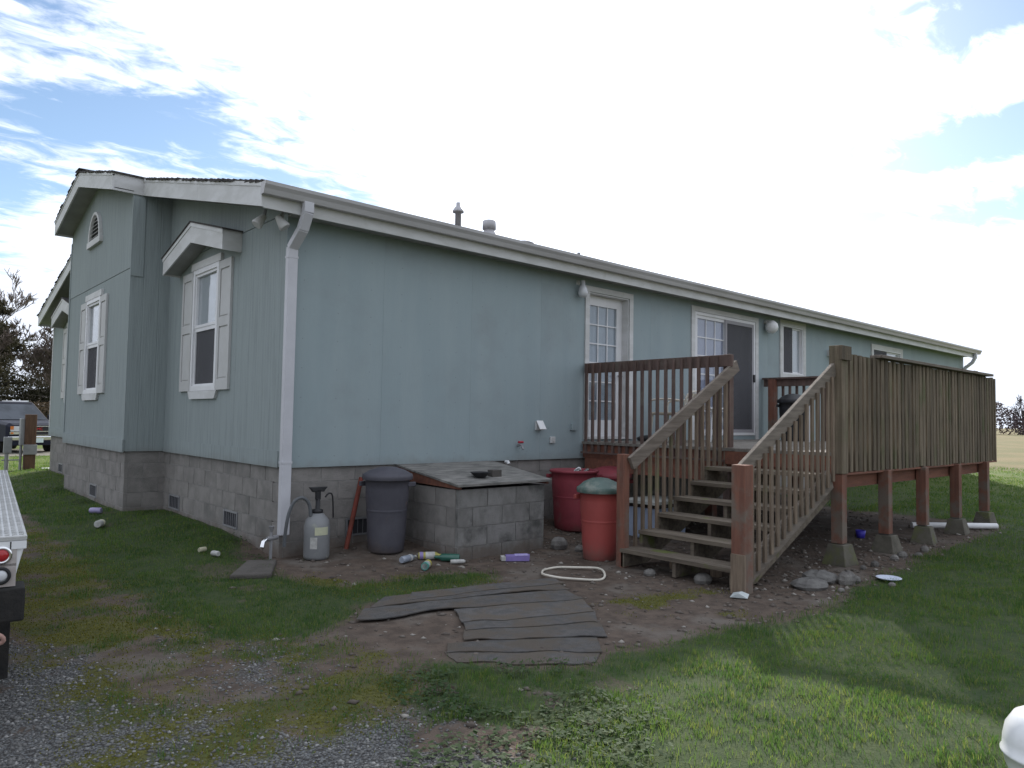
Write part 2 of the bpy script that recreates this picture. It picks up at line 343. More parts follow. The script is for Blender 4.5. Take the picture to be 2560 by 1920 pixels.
GLP = [(-.9, 12.6), (.3, 12.6), (.3, 7.5), (-.3, 5.5), (.35, 4.5), (.2, 3.45), (.1, 1.6), (-.12, .9), (-.34, .1), (-.42, -.85), (.01, -1.45), (1.36, -1.7), (1.13, -2.04), (.26, -2.12), (-.23, -1.93), (-.68, -2.26), (-1.02, -2.62), (-1.38, -2.27), (-1.45, -1.65), (-1.53, -.92), (-1.53, .12), (-1.56, 1.52), (-1.39, 3.28), (-1.48, 4.31), (-1.6, 9.06)]
GRP = [(-.78, -3.45), (-.43, -3.63), (-.14, -4.06), (.2, -4.19), (.68, -4.17), (1.14, -4.21), (1.76, -4.35), (1.99, -4.45), (2.48, -4.42), (3.59, -4.28), (5.16, -4.2), (8.47, -4.0), (10.31, -3.9), (10.8, -2.6), (9.5, -1.8), (9.6, -.3), (22, -.3), (22, -9), (.5, -9), (.2, -6.4), (-1.13, -4.99), (-.76, -4.75), (-.51, -4.9), (-.36, -4.52), (-.42, -4.13), (-.76, -3.85)]
WEEDP = [(-.84, -3.5), (.24, -4.27), (-.3, -5.1), (-1.01, -5.2), (-1.51, -4.58), (-1.15, -4.31)]
MOSSP = [(-1.6, 4.88), (-1.3, 1.81), (-1.25, -.33), (-1.2, -1.63), (-1.0, -2.4), (-.8, -2.75), (-.7, -3.28), (-.95, -3.95), (-1.3, -4.25), (-1.72, -4.05), (-1.98, -3.95), (-2.22, -4.05), (-2.5, -3.8), (-2.5, -3.1), (-2.4, -2.17), (-2.5, -1.51), (-2.5, -.06)]
MOSS2P = [(-.21, -.89), (1.39, -1.73), (1.2, -2.09), (.31, -2.06), (-.33, -1.66)]
MOSS3P = [(1.26, -2.9), (2.6, -3.52), (1.89, -4.13), (1.12, -3.84)]
GRAVP = [(-4.5, -1.3), (-2.5, -1.5), (-2.32, -1.75), (-2.3, -2.54), (-2.25, -3.1), (-2.05, -3.45), (-1.85, -3.5), (-1.5, -3.85), (-1.2, -3.95), (-1.0, -4.3), (-.95, -4.8), (-1.1, -6), (-4.5, -6)]
GRAV2P = [(-1.6, -1.65), (-1.3, -2.5), (-1.15, -3.05), (-1.45, -3.35), (-1.7, -2.75)]
def inside(poly, x, y):
    c = np.zeros(x.shape, bool); n = len(poly)
    for i in range(n):
        x0, y0 = poly[i]; x1, y1 = poly[(i+1) % n]
        if y0 == y1: continue
        k = (y0 > y) != (y1 > y)
        c ^= k & (x < (x1-x0)*(y-y0)/(y1-y0)+x0)
    return c
def soft(poly, x, y, wob=.16, sc=2.2, seed=0, n=5, spread=.13):
    wx = x+wob*2*(fbm(x*sc, y*sc, 3, seed)-.5); wy = y+wob*2*(fbm(x*sc, y*sc, 3, seed+50)-.5)
    r = np.zeros(x.shape); offs = [(0, 0), (1, 0), (-1, 0), (0, 1), (0, -1), (.7, .7), (-.7, .7), (.7, -.7), (-.7, -.7)]
    for a, b in offs: r += inside(poly, wx+a*spread, wy+b*spread)
    return r/len(offs)
def zones(x, y):
    near = (x > -8) & (x < 23) & (y > -12) & (y < 14)
    g = np.zeros(x.shape); ms = np.zeros(x.shape); gr = np.zeros(x.shape)
    xn = x[near]; yn = y[near]
    gn = np.maximum(soft(GLP, xn, yn, seed=3), soft(GRP, xn, yn, seed=4))
    thin = .5*soft(MOSSP, xn, yn, seed=14)*np.clip((fbm(xn*3.1, yn*3.1, 4, 37)-.42)*5, 0, 1)
    wd = soft(WEEDP, xn, yn, seed=6)*(fbm(xn*2.6, yn*2.6, 4, 61) > .5)*.75
    bare = (fbm(xn*1.5, yn*1.5, 4, 77) > .68) & (xn < .1) & (yn > -4.6)
    g[near] = np.maximum(np.maximum(gn*np.where(bare, .5, 1), wd), thin)
    m0 = soft(MOSSP, xn, yn, seed=11)*np.clip((.5*fbm(xn*1.9, yn*1.9, 4, 33)+.5*fbm(xn*6.5, yn*6.5, 4, 36)-.31)*3.4, 0, 1)*.95
    m0 = np.maximum(m0, soft(MOSS2P, xn, yn, seed=12)*np.clip((fbm(xn*3, yn*3, 3, 34)-.36)*6, 0, 1))
    m0 = np.maximum(m0, soft(MOSS3P, xn, yn, seed=13)*np.clip((fbm(xn*2.4, yn*2.4, 3, 35)-.5)*6, 0, 1))
    ms[near] = m0*(1-.5*gn)
    gr[near] = np.maximum(soft(GRAVP, xn, yn, seed=21, wob=.35, spread=.22), .7*soft(GRAV2P, xn, yn, seed=22, wob=.35, spread=.2))*np.clip((fbm(xn*2.6, yn*2.6, 4, 39)-.26)*5, 0, 1)
    # lawns further out
    lawn = (x > 9.8) & (x < 28+1.5*np.sin(y*.3)) & ~((x < 21.3) & (y > -.2) & (y < 12.6))
    lawn |= (y > 12.4) & (y < 21.5+.3*np.sin(x)) & (x < 40)
    lawn |= (y < -8)
    lawn |= (x < -4.5) & (y > 0)
    lawn |= (y > 27)
    g = np.maximum(g, lawn*(1-gr))
    fld = ((x >= 28+1.5*np.sin(y*.3)) | (y > 60) | (x < -40) | (y < -40)).astype(float)
    return g, ms, gr, fld

# ------------------------------------------------------------------ ground
def axis(lo, hi, step, far, n):
    a = np.arange(lo, hi+1e-6, step); t = np.geomspace(step, far, n)
    return np.concatenate([(lo-t)[::-1], a, hi+t])
xs = axis(-4.5, 5.5, .05, 1500, 46); ys = axis(-8, 5.0, .05, 1500, 46)
GX, GY = np.meshgrid(xs, ys, indexing='ij'); GZ = gz(GX, GY)
nx, ny = GX.shape
me = bpy.data.meshes.new('ground')
co = np.stack([GX, GY, GZ], -1).reshape(-1, 3)
idx = np.arange(nx*ny).reshape(nx, ny)
quads = np.stack([idx[:-1, :-1], idx[1:, :-1], idx[1:, 1:], idx[:-1, 1:]], -1).reshape(-1, 4)
def np_mesh(name, co, faces, smooth=False):
    me = bpy.data.meshes.new(name); k = faces.shape[1]
    me.vertices.add(len(co)); me.vertices.foreach_set('co', co.astype(np.float32).ravel())
    me.loops.add(faces.size); me.loops.foreach_set('vertex_index', faces.astype(np.int32).ravel())
    me.polygons.add(len(faces)); me.polygons.foreach_set('loop_start', np.arange(0, faces.size, k, dtype=np.int32))
    try: me.polygons.foreach_set('loop_total', np.full(len(faces), k, np.int32))
    except Exception: pass
    if smooth: me.polygons.foreach_set('use_smooth', np.ones(len(faces), bool))
    me.update(calc_edges=True); return me
gme = np_mesh('ground', co, quads, True)
zg, zm, zr, zf = zones(GX.ravel(), GY.ravel())
ca = gme.color_attributes.new('zone', 'FLOAT_COLOR', 'POINT'); ca.data.foreach_set('color', np.stack([zg, zm, zr, zf], -1).astype(np.float32).ravel())
def ground_mat():
    m = bpy.data.materials.new('ground_surface'); m.use_nodes = True; t = NT(m.node_tree); p = m.node_tree.nodes['Principled BSDF']
    p.inputs['Roughness'].default_value = .95; p.inputs['Specular IOR Level'].default_value = .15
    a = t.n('ShaderNodeAttribute', attribute_name='zone'); sp = t.n('ShaderNodeSeparateColor'); t.l(a.outputs['Color'], sp.inputs[0])
    g = t.n('ShaderNodeNewGeometry')
    def nz(s, d=5, r=.62):
        o = t.n('ShaderNodeTexNoise', i_Scale=s, i_Detail=d, i_Roughness=r); t.l(g.outputs['Position'], o.inputs['Vector']); return o.outputs[0]
    n1 = nz(1.3); n2 = nz(9.0); n3 = nz(45.0, 4); n4 = nz(160.0, 3)
    dirt = t.mix(t.ramp(n2, .35, .65), (.115, .088, .070), (.075, .058, .047))
    dirt = t.mix(t.ramp(n1, .5, .68), dirt, (.14, .122, .105))
    vor = t.n('ShaderNodeTexVoronoi', i_Scale=75.0); t.l(g.outputs['Position'], vor.inputs['Vector'])
    grav = t.mix(vor.outputs['Color'], (.085, .09, .095), (.20, .205, .205)); grav = t.mix(t.ramp(vor.outputs['Distance'], .3, .65), grav, (.055, .052, .05))
    moss = t.mix(t.ramp(n3, .35, .65), (.062, .064, .02), (.105, .104, .032))
    grs = t.mix(t.ramp(n2, .3, .7), (.035, .055, .022), (.055, .072, .028))
    farg = t.mix(t.ramp(nz(.5), .35, .65), (.09, .125, .03), (.115, .14, .04))
    dist = t.n('ShaderNodeVectorMath', operation='LENGTH'); sub = t.n('ShaderNodeVectorMath', operation='SUBTRACT'); t.l(g.outputs['Position'], sub.inputs[0]); sub.inputs[1].default_value = (-3, -7, 0); t.l(sub.outputs[0], dist.inputs[0])
    grs = t.mix(t.ramp(dist.outputs['Value'], 14, 26), grs, farg)
    fld = t.mix(t.ramp(nz(.25, 6), .4, .6), (.20, .158, .08), (.145, .135, .06))
    def th(f, lo=.3, hi=.7, amt=.5):
        return t.ramp(t.math('ADD', f, t.math('MULTIPLY', t.math('SUBTRACT', n3, .5), amt)), lo, hi)
    c = t.mix(th(sp.outputs[2], .3, .75, 1.0), dirt, grav)
    c = t.mix(th(sp.outputs[1], .25, .75, 1.0), c, moss)
    c = t.mix(th(sp.outputs[0], .25, .75, .9), c, grs)
    c = t.mix(a.outputs['Alpha'], c, fld)
    t.l(c, p.inputs['Base Color'])
    hsum = t.math('ADD', t.math('MULTIPLY', n2, .9), t.math('ADD', t.math('MULTIPLY', n3, .5), t.math('MULTIPLY', n4, .18)))
    b = t.n('ShaderNodeBump', i_Strength=.55, i_Distance=.035); t.l(hsum, b.inputs['Height']); t.l(b.outputs[0], p.inputs['Normal'])
    return m
gme.materials.append(ground_mat())
ground = bpy.data.objects.new('ground', gme); COL.objects.link(ground); ground['kind'] = 'structure'

# ------------------------------------------------------------------ house
ZB = .98
SL = .247; YR = 6.1
def zbot(y):                       # underside of the rake boards
    return 3.555+SL*(y+.275) if y <= YR else 3.555+SL*(YR+.275)-.25*(y-YR)
FH = .245
house = thing('manufactured_house', 'long pale green manufactured house with white trim on a grey block foundation', 'house', (0, 0, 0))
fG = lambda X0: (lambda u, n, z: (X0-n, u, z))       # wall facing -X : u runs along Y
fL = lambda u, n, z: (u, -n, z)                      # wall facing -Y : u runs along X
def subtract(r, holes):
    rs = [r]
    for h in holes:
        out = []
        for a in rs:
            x0, x1, z0, z1 = a; i0, i1, j0, j1 = max(x0, h[0]), min(x1, h[1]), max(z0, h[2]), min(z1, h[3])
            if i0 >= i1 or j0 >= j1: out.append(a); continue
            if z0 < j0: out.append((x0, x1, z0, j0))
            if j1 < z1: out.append((x0, x1, j1, z1))
            if x0 < i0: out.append((x0, i0, j0, j1))
            if i1 < x1: out.append((i1, x1, j0, j1))
        rs = out
    return rs
wallb = MB()
holesL = [(4.66, 5.57, 1.27, 3.40), (7.33, 9.31, 1.28, 3.42), (10.34, 11.2, 2.5, 3.49), (14.68, 16.38, 2.5, 3.36)]
wall_long = None
panels = []
x = 0.0; edges = [0.0, 1.18, 2.47, 3.69, 4.91, 6.13, 7.35, 8.57, 9.79, 11.01, 12.23, 13.45, 14.67, 15.89, 17.11, 18.33, 19.55, 20.77, 21.2]
wb = MB(fL)
for e in edges[1:-1]:
    for r_ in subtract((e-.03, e+.03, ZB+.02, 3.72), [(h[0]-.01, h[1]+.01, h[2]-.01, h[3]+.01) for h in holesL]): wb.box((r_[0], -.02, r_[2]), (r_[1], -.034, r_[3]))
wall_long = obj('long_wall', wb, DARKIN, house)
for a, b in zip(edges[:-1], edges[1:]):
    for r_ in subtract((a+.0007, b-.0007, ZB, 3.72), holesL): obj('siding_panel', MB(fL).box((r_[0], 0, r_[2]), (r_[1], -.02, r_[3])), SIDL, wall_long)
def gable(X0, y0, y1, zs, holes, name, ext=0.0):
    wb_ = MB(fG(X0)); n = max(1, round((y1-y0)/1.22)); es = [y0+(y1-y0)*i/n for i in range(n+1)]
    for e in es[1:-1]:
        for r_ in subtract((e-.03, e+.03, ZB+.02, zbot(e)-.02), [(h[0]-.01, h[1]+.01, h[2]-.01, h[3]+.01) for h in holes]): wb_.box((r_[0], -.02, r_[2]), (r_[1], -.034, r_[3]))
    wb_.box((y0+.02, -.02, zs-.03), (y1-.02, -.034, zs+.03))
    wl = obj(name, wb_, DARKIN, house)
    for a, b in zip(es[:-1], es[1:]):
        m = MB(fG(X0))
        for r_ in subtract((a+.0018, b-.0018, ZB, zs), holes): m.box((r_[0], 0, r_[2]), (r_[1], -.02, r_[3]))
        obj('siding_panel', m, SIDG, wl)
        a2, b2 = a+.0018, b-.0018; pts = [(a2, zs+.007), (b2, zs+.007), (b2, zbot(b2)+.1)]
        if a2 < YR < b2: pts.append((YR, zbot(YR)+.1))
        pts.append((a2, zbot(a2)+.1))
        m = MB(); m.prism([(X0-.004, p[0], p[1]) for p in pts], (.024, 0, 0)); obj('siding_panel', m, SIDG, wl)
    # bottom band board, slightly proud
    return wl
wr = gable(0.0, 0.0, 3.90, 3.625, [(1.90, 2.76, 1.84, 3.37)], 'gable_wall')
XM = -.52
wm = gable(XM, 3.90, 7.90, 3.535, [(5.50, 6.38, 1.84, 3.30)], 'gable_wall')
wlft = gable(0.0, 7.90, 12.46, 3.60, [(9.85, 10.75, 1.84, 3.30)], 'gable_wall')
m = MB().box((XM+.02, 3.90, ZB), (0, 3.92, 4.62)); obj('return_wall', m, SIDG, house)
m = MB().box((XM+.02, 7.88, ZB), (0, 7.90, 4.62)); obj('return_wall', m, SIDG, house)
m = MB().box((XM-.004, 3.885, 3.43), (XM+.16, 3.899, 4.55)); obj('corner_board', m, SIDG, house)
# back walls
m = MB().box((.02, 12.44, ZB), (21.2, 12.46, 3.7)); obj('back_wall', m, SIDL, house)
m = MB(); m.prism([(21.18, .02, ZB), (21.18, 12.44, ZB), (21.18, 12.44, 3.7), (21.18, YR, 5.3), (21.18, .02, 3.7)], (.02, 0, 0)); obj('end_wall', m, SIDL, house)
# floor so that no light leaks below
m = MB().box((.05, .05, ZB-.02), (21.1, 12.4, ZB)); obj('house_floor', m, DARKIN, house)
# bottom bands on the gable walls
for X0, a, b, zt in ((XM, 3.885, 7.905, 1.145), (0, 7.92, 12.46, 1.145)):
    m = MB(fG(X0)).box((a, .001, ZB-.012), (b, .016, zt)); obj('band_board', m, SIDG, house)
m = MB(fG(0)).box((.05, .001, ZB-.008), (1.6, .010, 1.143)); obj('band_board', m, SIDG, house)
m = MB(fG(0)).box((1.603, .001, ZB-.008), (3.88, .009, 1.141)); obj('band_board', m, SIDG, house)
m = MB(fL).box((.06, .001, ZB-.01), (21.2, .004, ZB+.012)); obj('drip_edge', m, SIDL, house)
# corner boards at the left end
m = MB().box((-.012, 12.40, ZB), (.0-.001, 12.475, 3.55)); obj('corner_board', m, TRIM, house)
m = MB(fG(XM)).box((7.86, .001, 1.146), (7.92, .014, 4.55)); obj('corner_board', m, SIDG, house)
# foundation
found = obj('foundation', MB().box((.036, .036, -.15), (9.98, .2, .995)).box((.036, .25, -.15), (.2, 3.92, .995)).box((XM+.036, 3.936, -.15), (XM+.2, 7.87, .995)).box((XM+.2, 3.936, -.15), (.036, 4.1, .995)).box((.036, 7.9, -.15), (.2, 12.42, .995)), MORT, house)
fr = MB().box((9.99, .030, -.15), (21.17, .2, .995)).box((21.0, .21, -.15), (21.17, 12.42, .995)).box((.21, 12.25, -.15), (20.99, 12.42, .995)); o = obj('foundation_rear', fr, BLK, house); o['kind'] = 'stuff'
CZ = [-.003, .2, .404, .607, .81]
ventsG = {0: [(3.19, 3.65), (1.15, 1.59)], XM: [(5.45, 5.89)], 1: [(10.95, 11.39)]}
def blocks(axis_, fix, a0, a1, skip=(), mt=BLK):
    for ci, z in enumerate(CZ):
        a = a0 - (.203 if ci % 2 else 0); top = .187 if ci < 4 else .16
        while a < a1-.01:
            b0, b1 = max(a, a0), min(a+.3962, a1)
            seg = [(b0, b1)]
            if ci == 1:
                for s0, s1 in skip:
                    ns = []
                    for q0, q1 in seg:
                        if q1 <= s0 or q0 >= s1: ns.append((q0, q1)); continue
                        if q0 < s0-.02: ns.append((q0, s0-.004))
                        if q1 > s1+.02: ns.append((s1+.004, q1))
                    seg = ns
            for q0, q1 in seg:
                if q1-q0 < .03: continue
                ln = round(q1-q0, 3); j = rnd.uniform(-.0025, .0025); zc_ = z+.005+top/2+.003
                if axis_ == 'y': piece('block', (.04, ln, top+.006), mt, (fix+.02+j, (q0+q1)/2, zc_), found)
                else: piece('block', (ln, .04, top+.006), mt, ((q0+q1)/2, fix+.02+j, zc_), found)
            a += .4064
blocks('y', .03, .03, 3.93, [(3.19, 3.65), (1.15, 1.59)])
blocks('x', 3.93, XM+.075, .03)
blocks('y', XM+.03, 3.93, 7.87, [(5.45, 5.89)])
blocks('y', .03, 7.9, 12.42, [(10.95, 11.39)])
blocks('x', .03, .075, 9.98, [(.78, 1.22)])
def crawl_vent(f, a, b):
    fr_ = MB(f); z0, z1 = .2, .392
    fr_.box((a, -.005, z0), (a+.02, .008, z1)).box((b-.02, -.005, z0), (b, .008, z1)).box((a+.02, -.005, z1-.018), (b-.02, .008, z1)).box((a+.02, -.005, z0), (b-.02, .008, z0+.018))
    v = obj('crawl_vent', fr_, STEELG, house)
    obj('vent_mesh', MB(f).box((a+.02, -.005, z0+.018), (b-.02, -.002, z1-.018)), DARKIN, v)
    s = MB(f)
    for i in range(1, 6): s.box((a+.02+(b-a-.04)*i/6-.003, -.0015, z0+.02), (a+.02+(b-a-.04)*i/6+.003, .001, z1-.02))
    s = obj('vent_bars', s, STEELG, v); s['kind'] = 'stuff'
for a, b in ((3.20, 3.64), (1.16, 1.58)): crawl_vent(fG(.03), a, b)
crawl_vent(fG(XM+.03), 5.46, 5.88); crawl_vent(fG(.03), 10.96, 11.38); crawl_vent(lambda u, n, z: (u, .03-n, z), .79, 1.21)

# ---- roof
OXR, OXM, OXL, OY = .40, .28, .29, .275
XE = 21.5
TH = FH+.012
def zt(y): return zbot(y)+TH
roof = obj('roof', MB().prism([(-OXR+.02, -OY+.02, zt(-OY)-.03), (-OXR+.02, YR, zt(YR)-.03), (-OXR+.02, YR, zt(YR)-.06), (-OXR+.02, -OY+.02, zt(-OY)-.06)], (XE+OXR-.02, 0, 0))
    .prism([(-OXL+.02, 12.66, zt(12.66)-.03), (-OXL+.02, YR, zt(YR)-.03), (-OXL+.02, YR, zt(YR)-.06), (-OXL+.02, 12.66, zt(12.66)-.06)], (XE+OXL-.02, 0, 0))
    .prism([(XM-OXM+.02, 3.90, zt(3.90)-.031), (XM-OXM+.02, YR, zt(YR)-.031), (XM-OXM+.02, YR, zt(YR)-.058), (XM-OXM+.02, 3.90, zt(3.90)-.058)], (-XM, 0, 0))
    .prism([(XM-OXM+.02, 7.93, zt(7.93)-.031), (XM-OXM+.02, YR, zt(YR)-.031), (XM-OXM+.02, YR, zt(YR)-.058), (XM-OXM+.02, 7.93, zt(7.93)-.058)], (-XM, 0, 0)), SHING, house)
def course(y, side):
    y0, y1 = y, y+.17*side
    j = rnd.uniform(-.014, .014)
    xl = -OXR-.02 if side > 0 else -OXL-.02
    if 3.84 <= y <= 7.98: xl = XM-OXM-.02
    xl += j
    z0, z1 = zt(y0)-.004+rnd.uniform(0, .006), zt(y1)-.022
    segs = [xl, xl+1.1+rnd.uniform(0, .6), XE]
    m = MB(); q = [(xl, y0, z0-.016), (xl, y1, z1-.012), (xl, y1, z1), (xl, y0, z0+.008)]
    m.prism(q, (XE+.02-xl, 0, 0)); obj('shingle_course', m, SHING, roof)
y = -OY-.02
while y < YR-.05: course(y, 1); y += .143
y = 12.68
while y > YR+.05: course(y, -1); y -= .143
m = MB()
for i in range(76):
    xx = XM-OXM-.03+i*.295; m.bar((xx, YR, zt(YR)+.006+rnd.uniform(0, .006)), (xx+.31, YR, zt(YR)+.012), .28, .014)
o = obj('ridge_cap', m, SHING, roof); o['kind'] = 'stuff'
def rake(x0, ya, yb, name='rake_board', thick=.024, lip=True):
    m = MB(); m.prism([(x0, ya, zbot(ya)), (x0, yb, zbot(yb)), (x0, yb, zbot(yb)+FH-.03), (x0, ya, zbot(ya)+FH-.03)], (thick, 0, 0)); b = obj(name, m, TRIM, roof)
    m = MB(); m.prism([(x0-.008, ya, zbot(ya)+FH-.048), (x0-.008, yb, zbot(yb)+FH-.048), (x0-.008, yb, zbot(yb)+FH-.004), (x0-.008, ya, zbot(ya)+FH-.004)], (thick+.006, 0, 0)); obj('trim_strip', m, TRIM, roof)
rake(-OXR, -OY, 1.6); rake(-OXR, 1.603, 3.88)
rake(XM-OXM, 3.88, YR-.001); rake(XM-OXM, YR+.001, 7.94)
rake(-OXL, 7.94, 12.66)
m = MB().prism([(XM-OXM+.024, 3.88, zbot(3.88)), (-OXR+.001, 3.88, zbot(3.88)), (-OXR+.001, 3.88, zbot(3.88)+FH-.01), (XM-OXM+.024, 3.88, zbot(3.88)+FH-.01)], (0, .024, 0)); obj('return_fascia', m, TRIM, roof)
m = MB().prism([(XM-OXM+.024, 7.94, zbot(7.94)), (-OXL+.001, 7.94, zbot(7.94)), (-OXL+.001, 7.94, zbot(7.94)+FH-.01), (XM-OXM+.024, 7.94, zbot(7.94)+FH-.01)], (0, -.024, 0)); obj('return_fascia', m, TRIM, roof)
# sloped soffits under the rakes, level soffit under the eave
def soffit(x0, x1, ya, yb, dz=.03):
    m = MB(); m.prism([(x0, ya, zbot(ya)+dz), (x0, yb, zbot(yb)+dz), (x0, yb, zbot(yb)+dz+.012), (x0, ya, zbot(ya)+dz+.012)], (x1-x0, 0, 0)); obj('soffit', m, SOFF, roof)
soffit(-OXR+.024, -.004, -OY+.024, 3.875); soffit(XM-OXM+.024, XM-.004, 3.88, YR); soffit(XM-OXM+.024, XM-.004, YR, 7.94); soffit(-OXL+.024, -.004, 7.96, 12.62)
soffit(XM-.003, -.405, 3.905, 4.01)
m = MB().box((0.0, -OY+.024, 3.585), (21.2, -.001, 3.60)); obj('soffit', m, SOFF, roof)
m = MB().box((-OXR+.025, -OY, 3.548), (XE, -OY+.022, 3.79)); obj('eave_fascia', m, TRIM, roof)
m = MB().box((-OXL+.025, 12.638, 3.49), (XE, 12.66, 3.73)); obj('eave_fascia', m, TRIM, roof)
m = MB(); m.prism([(XE, -OY, zbot(-OY)), (XE, YR, zbot(YR)), (XE, YR, zbot(YR)+FH), (XE, -OY, zbot(-OY)+FH)], (-.024, 0, 0)); obj('rake_board', m, TRIM, roof)
# gutter (K profile, open on top)
gp = [(0, .0), (-.075, .0), (-.082, .02), (-.092, .05), (-.115, .085), (-.118, .118), (-.108, .118), (-.106, .09), (-.084, .053), (-.074, .022), (-.068, .006), (-.004, .006), (-.004, .118), (0, .118)]
m = MB(); m.prism([(-OXR-.01, -OY-.001+a, 3.668+b) for a, b in gp], (XE+OXR+.06, 0, 0)); gutter = obj('gutter', m, GUT, roof)
for xe in (-OXR-.012, XE+.05):
    m = MB(); m.prism([(xe, -OY-.001+a, 3.668+b) for a, b in [(0, 0), (-.075, 0), (-.092, .05), (-.115, .085), (-.118, .118), (0, .118)]], (.003, 0, 0)); obj('gutter_end', m, GUT, gutter)
def downspout(xd, top=3.67, bot=.30):
    d = MB()
    pts = [(xd+.03, -OY-.055, top), (xd+.03, -OY-.055, top-.10), (xd+.015, -OY+.02, top-.26), (xd, -.06, top-.42), (xd, -.055, top-.50), (xd, -.055, bot)]
    for p, q in zip(pts[:-1], pts[1:]):
        pv, qv = Vector(p), Vector(q); dd = (qv-pv).normalized()*.012
        d.bar(tuple(pv-dd*.5), tuple(qv+dd*.5), .105, .075, (0, 1, 0) if abs((qv-pv).normalized().y) < .8 else (0, 0, 1))
    o_ = obj('downspout', d, VINYL, house, bevel=.008)
    for z in (1.02, 3.14): obj('downspout_joint', MB().box((xd-.056, -.096, z), (xd+.056, -.014, z+.022)), VINYL, o_)
    return o_
DSP = mat('downspout_paint', (.54, .54, .57), (.48, .48, .51), .45, 2.0, c3=(.42, .42, .42), n3=3.0, lo3=.6, hi3=.8)
VINYL_, VINYL = VINYL, DSP
downspout(.032); downspout(21.12, bot=.25)
VINYL = VINYL_
# roof vents
def rv(name, c, prof, m): 
    return obj(name, MB().lathe(c, prof, 16), m, roof)
zr_ = lambda y: zt(y)-.03
rv('flue_pipe', (4.5, 3.0, zr_(3)), [(.0, 0), (.055, 0), (.055, .56), (.10, .57), (.10, .60), (.055, .67), (.04, .69), (.04, .745), (0, .745)], GALV)
rv('roof_vent', (5.22, 3.0, zr_(3)), [(.0, 0), (.13, 0), (.13, .33), (.10, .35), (.10, .39), (.125, .40), (.125, .545), (.11, .56), (0, .565)], GALV)
rv('roof_vent', (6.1, 3.0, zr_(3)), [(.0, 0), (.05, 0), (.05, .25), (.19, .28), (.19, .30), (.10, .335), (0, .345)], GALV)
rv('vent_pipe', (7.63, 3.0, zr_(3)), [(.0, 0), (.035, 0), (.035, .37), (0, .37)], STEELG)

# ---- windows and doors
def cavity(f, a, b, z0, z1, m, parent, depth=.12):
    c = MB(f)
    c.box((a-.01, -depth-.01, z0-.01), (b+.01, -depth, z1+.01))
    c.box((a-.012, -depth, z0), (a-.002, -.021, z1)); c.box((b+.002, -depth, z0), (b+.012, -.021, z1)); c.box((a, -depth, z1+.002), (b, -.021, z1+.012)); c.box((a, -depth, z0-.012), (b, -.021, z0-.002))
    return obj('window_recess', c, m, parent)
def frame(f, a, b, z0, z1, t, n0, n1, m, parent, name, top=None, bot=None):
    tp = top or t; bt = bot or t
    mb = MB(f).box((a, n0, z0), (a+t, n1, z1)).box((b-t, n0, z0), (b, n1, z1)).box((a+t, n0, z1-tp), (b-t, n1, z1)).box((a+t, n0, z0), (b-t, n1, z0+bt))
    return obj(name, mb, m, parent)
def shutter(f, a, b, z0, z1, p):
    s = obj('shutter', MB(f).box((a, .002, z0), (b, .016, z1)), SHUT, house)
    q = MB(f); st = .055; zm = z0+(z1-z0)*.52
    q.box((a, .0165, z0), (a+st, .032, z1)).box((b-st, .0165, z0), (b, .032, z1))
    for c0, c1 in ((z0, z0+.13), (zm-.05, zm+.06), (z1-.10, z1)): q.box((a+st, .0165, c0), (b-st, .0318, c1))
    obj('shutter_frame', q, SHUT, s)
    for c0, c1 in ((z0+.15, zm-.07), (zm+.08, z1-.12)): obj('shutter_panel', MB(f).box((a+st+.018, .0165, c0), (b-st-.018, .025, c1)), SHUT, s, bevel=.004)
def gable_window(X0, a, b, z0, z1, shut=.30, dark=DARKIN):
    f = fG(X0); zm = z0+(z1-z0)*.505
    wnd = frame(f, a-.03, b+.03, z0-.03, z1+.03, .06, .001, .03, VINYL, house, 'window')
    cavity(f, a, b, z0, z1, DARKIN, wnd)
    frame(f, a+.03, b-.03, zm+.02, z1-.03, .035, -.03, .012, VINYL, wnd, 'upper_sash')
    frame(f, a+.03, b-.03, z0+.03, zm+.02, .03, -.05, .004, VINYL, wnd, 'lower_sash', top=.05)
    obj('pane', MB(f).box((a+.06, -.022, zm+.05), (b-.06, -.018, z1-.06)), GLASS, wnd)
    obj('pane', MB(f).box((a+.06, -.042, z0+.06), (b-.06, -.038, zm-.03)), GLASS, wnd)
    obj('insect_screen', MB(f).box((a+.05, -.012, z0+.05), (b-.05, -.0105, zm-.03)), SCREEN, wnd)
    obj('blind', MB(f).box((a+.035, -.031, zm+.025), (b-.035, -.0285, z1-.032)), BLIND, wnd)
    obj('head_trim', MB(f).box((a-.10, .001, z1+.031), (b+.10, .036, z1+.125)), TRIM, wnd)
    obj('sill_trim', MB(f).prism([(a-.03, .001, z0-.135), (b+.03, .001, z0-.135), (b+.09, .001, z0-.035), (a-.09, .001, z0-.035)], (0, .034, 0)) if False else MB().prism([f(a-.02, .001, z0-.135), f(b+.02, .001, z0-.135), f(b+.09, .001, z0-.033), f(a-.09, .001, z0-.033)], (-.034, 0, 0)), TRIM, wnd)
    for s0, s1 in ((a-.045-shut-.10, a-.045), (b+.045, b+.045+shut+.10)): shutter(f, s0, s1, z0-.03, z1+.02, wnd)
gable_window(0.0, 1.90, 2.76, 1.84, 3.37)
gable_window(XM, 5.50, 6.38, 1.84, 3.30, .28)
gable_window(0.0, 9.85, 10.75, 1.84, 3.30, .28)
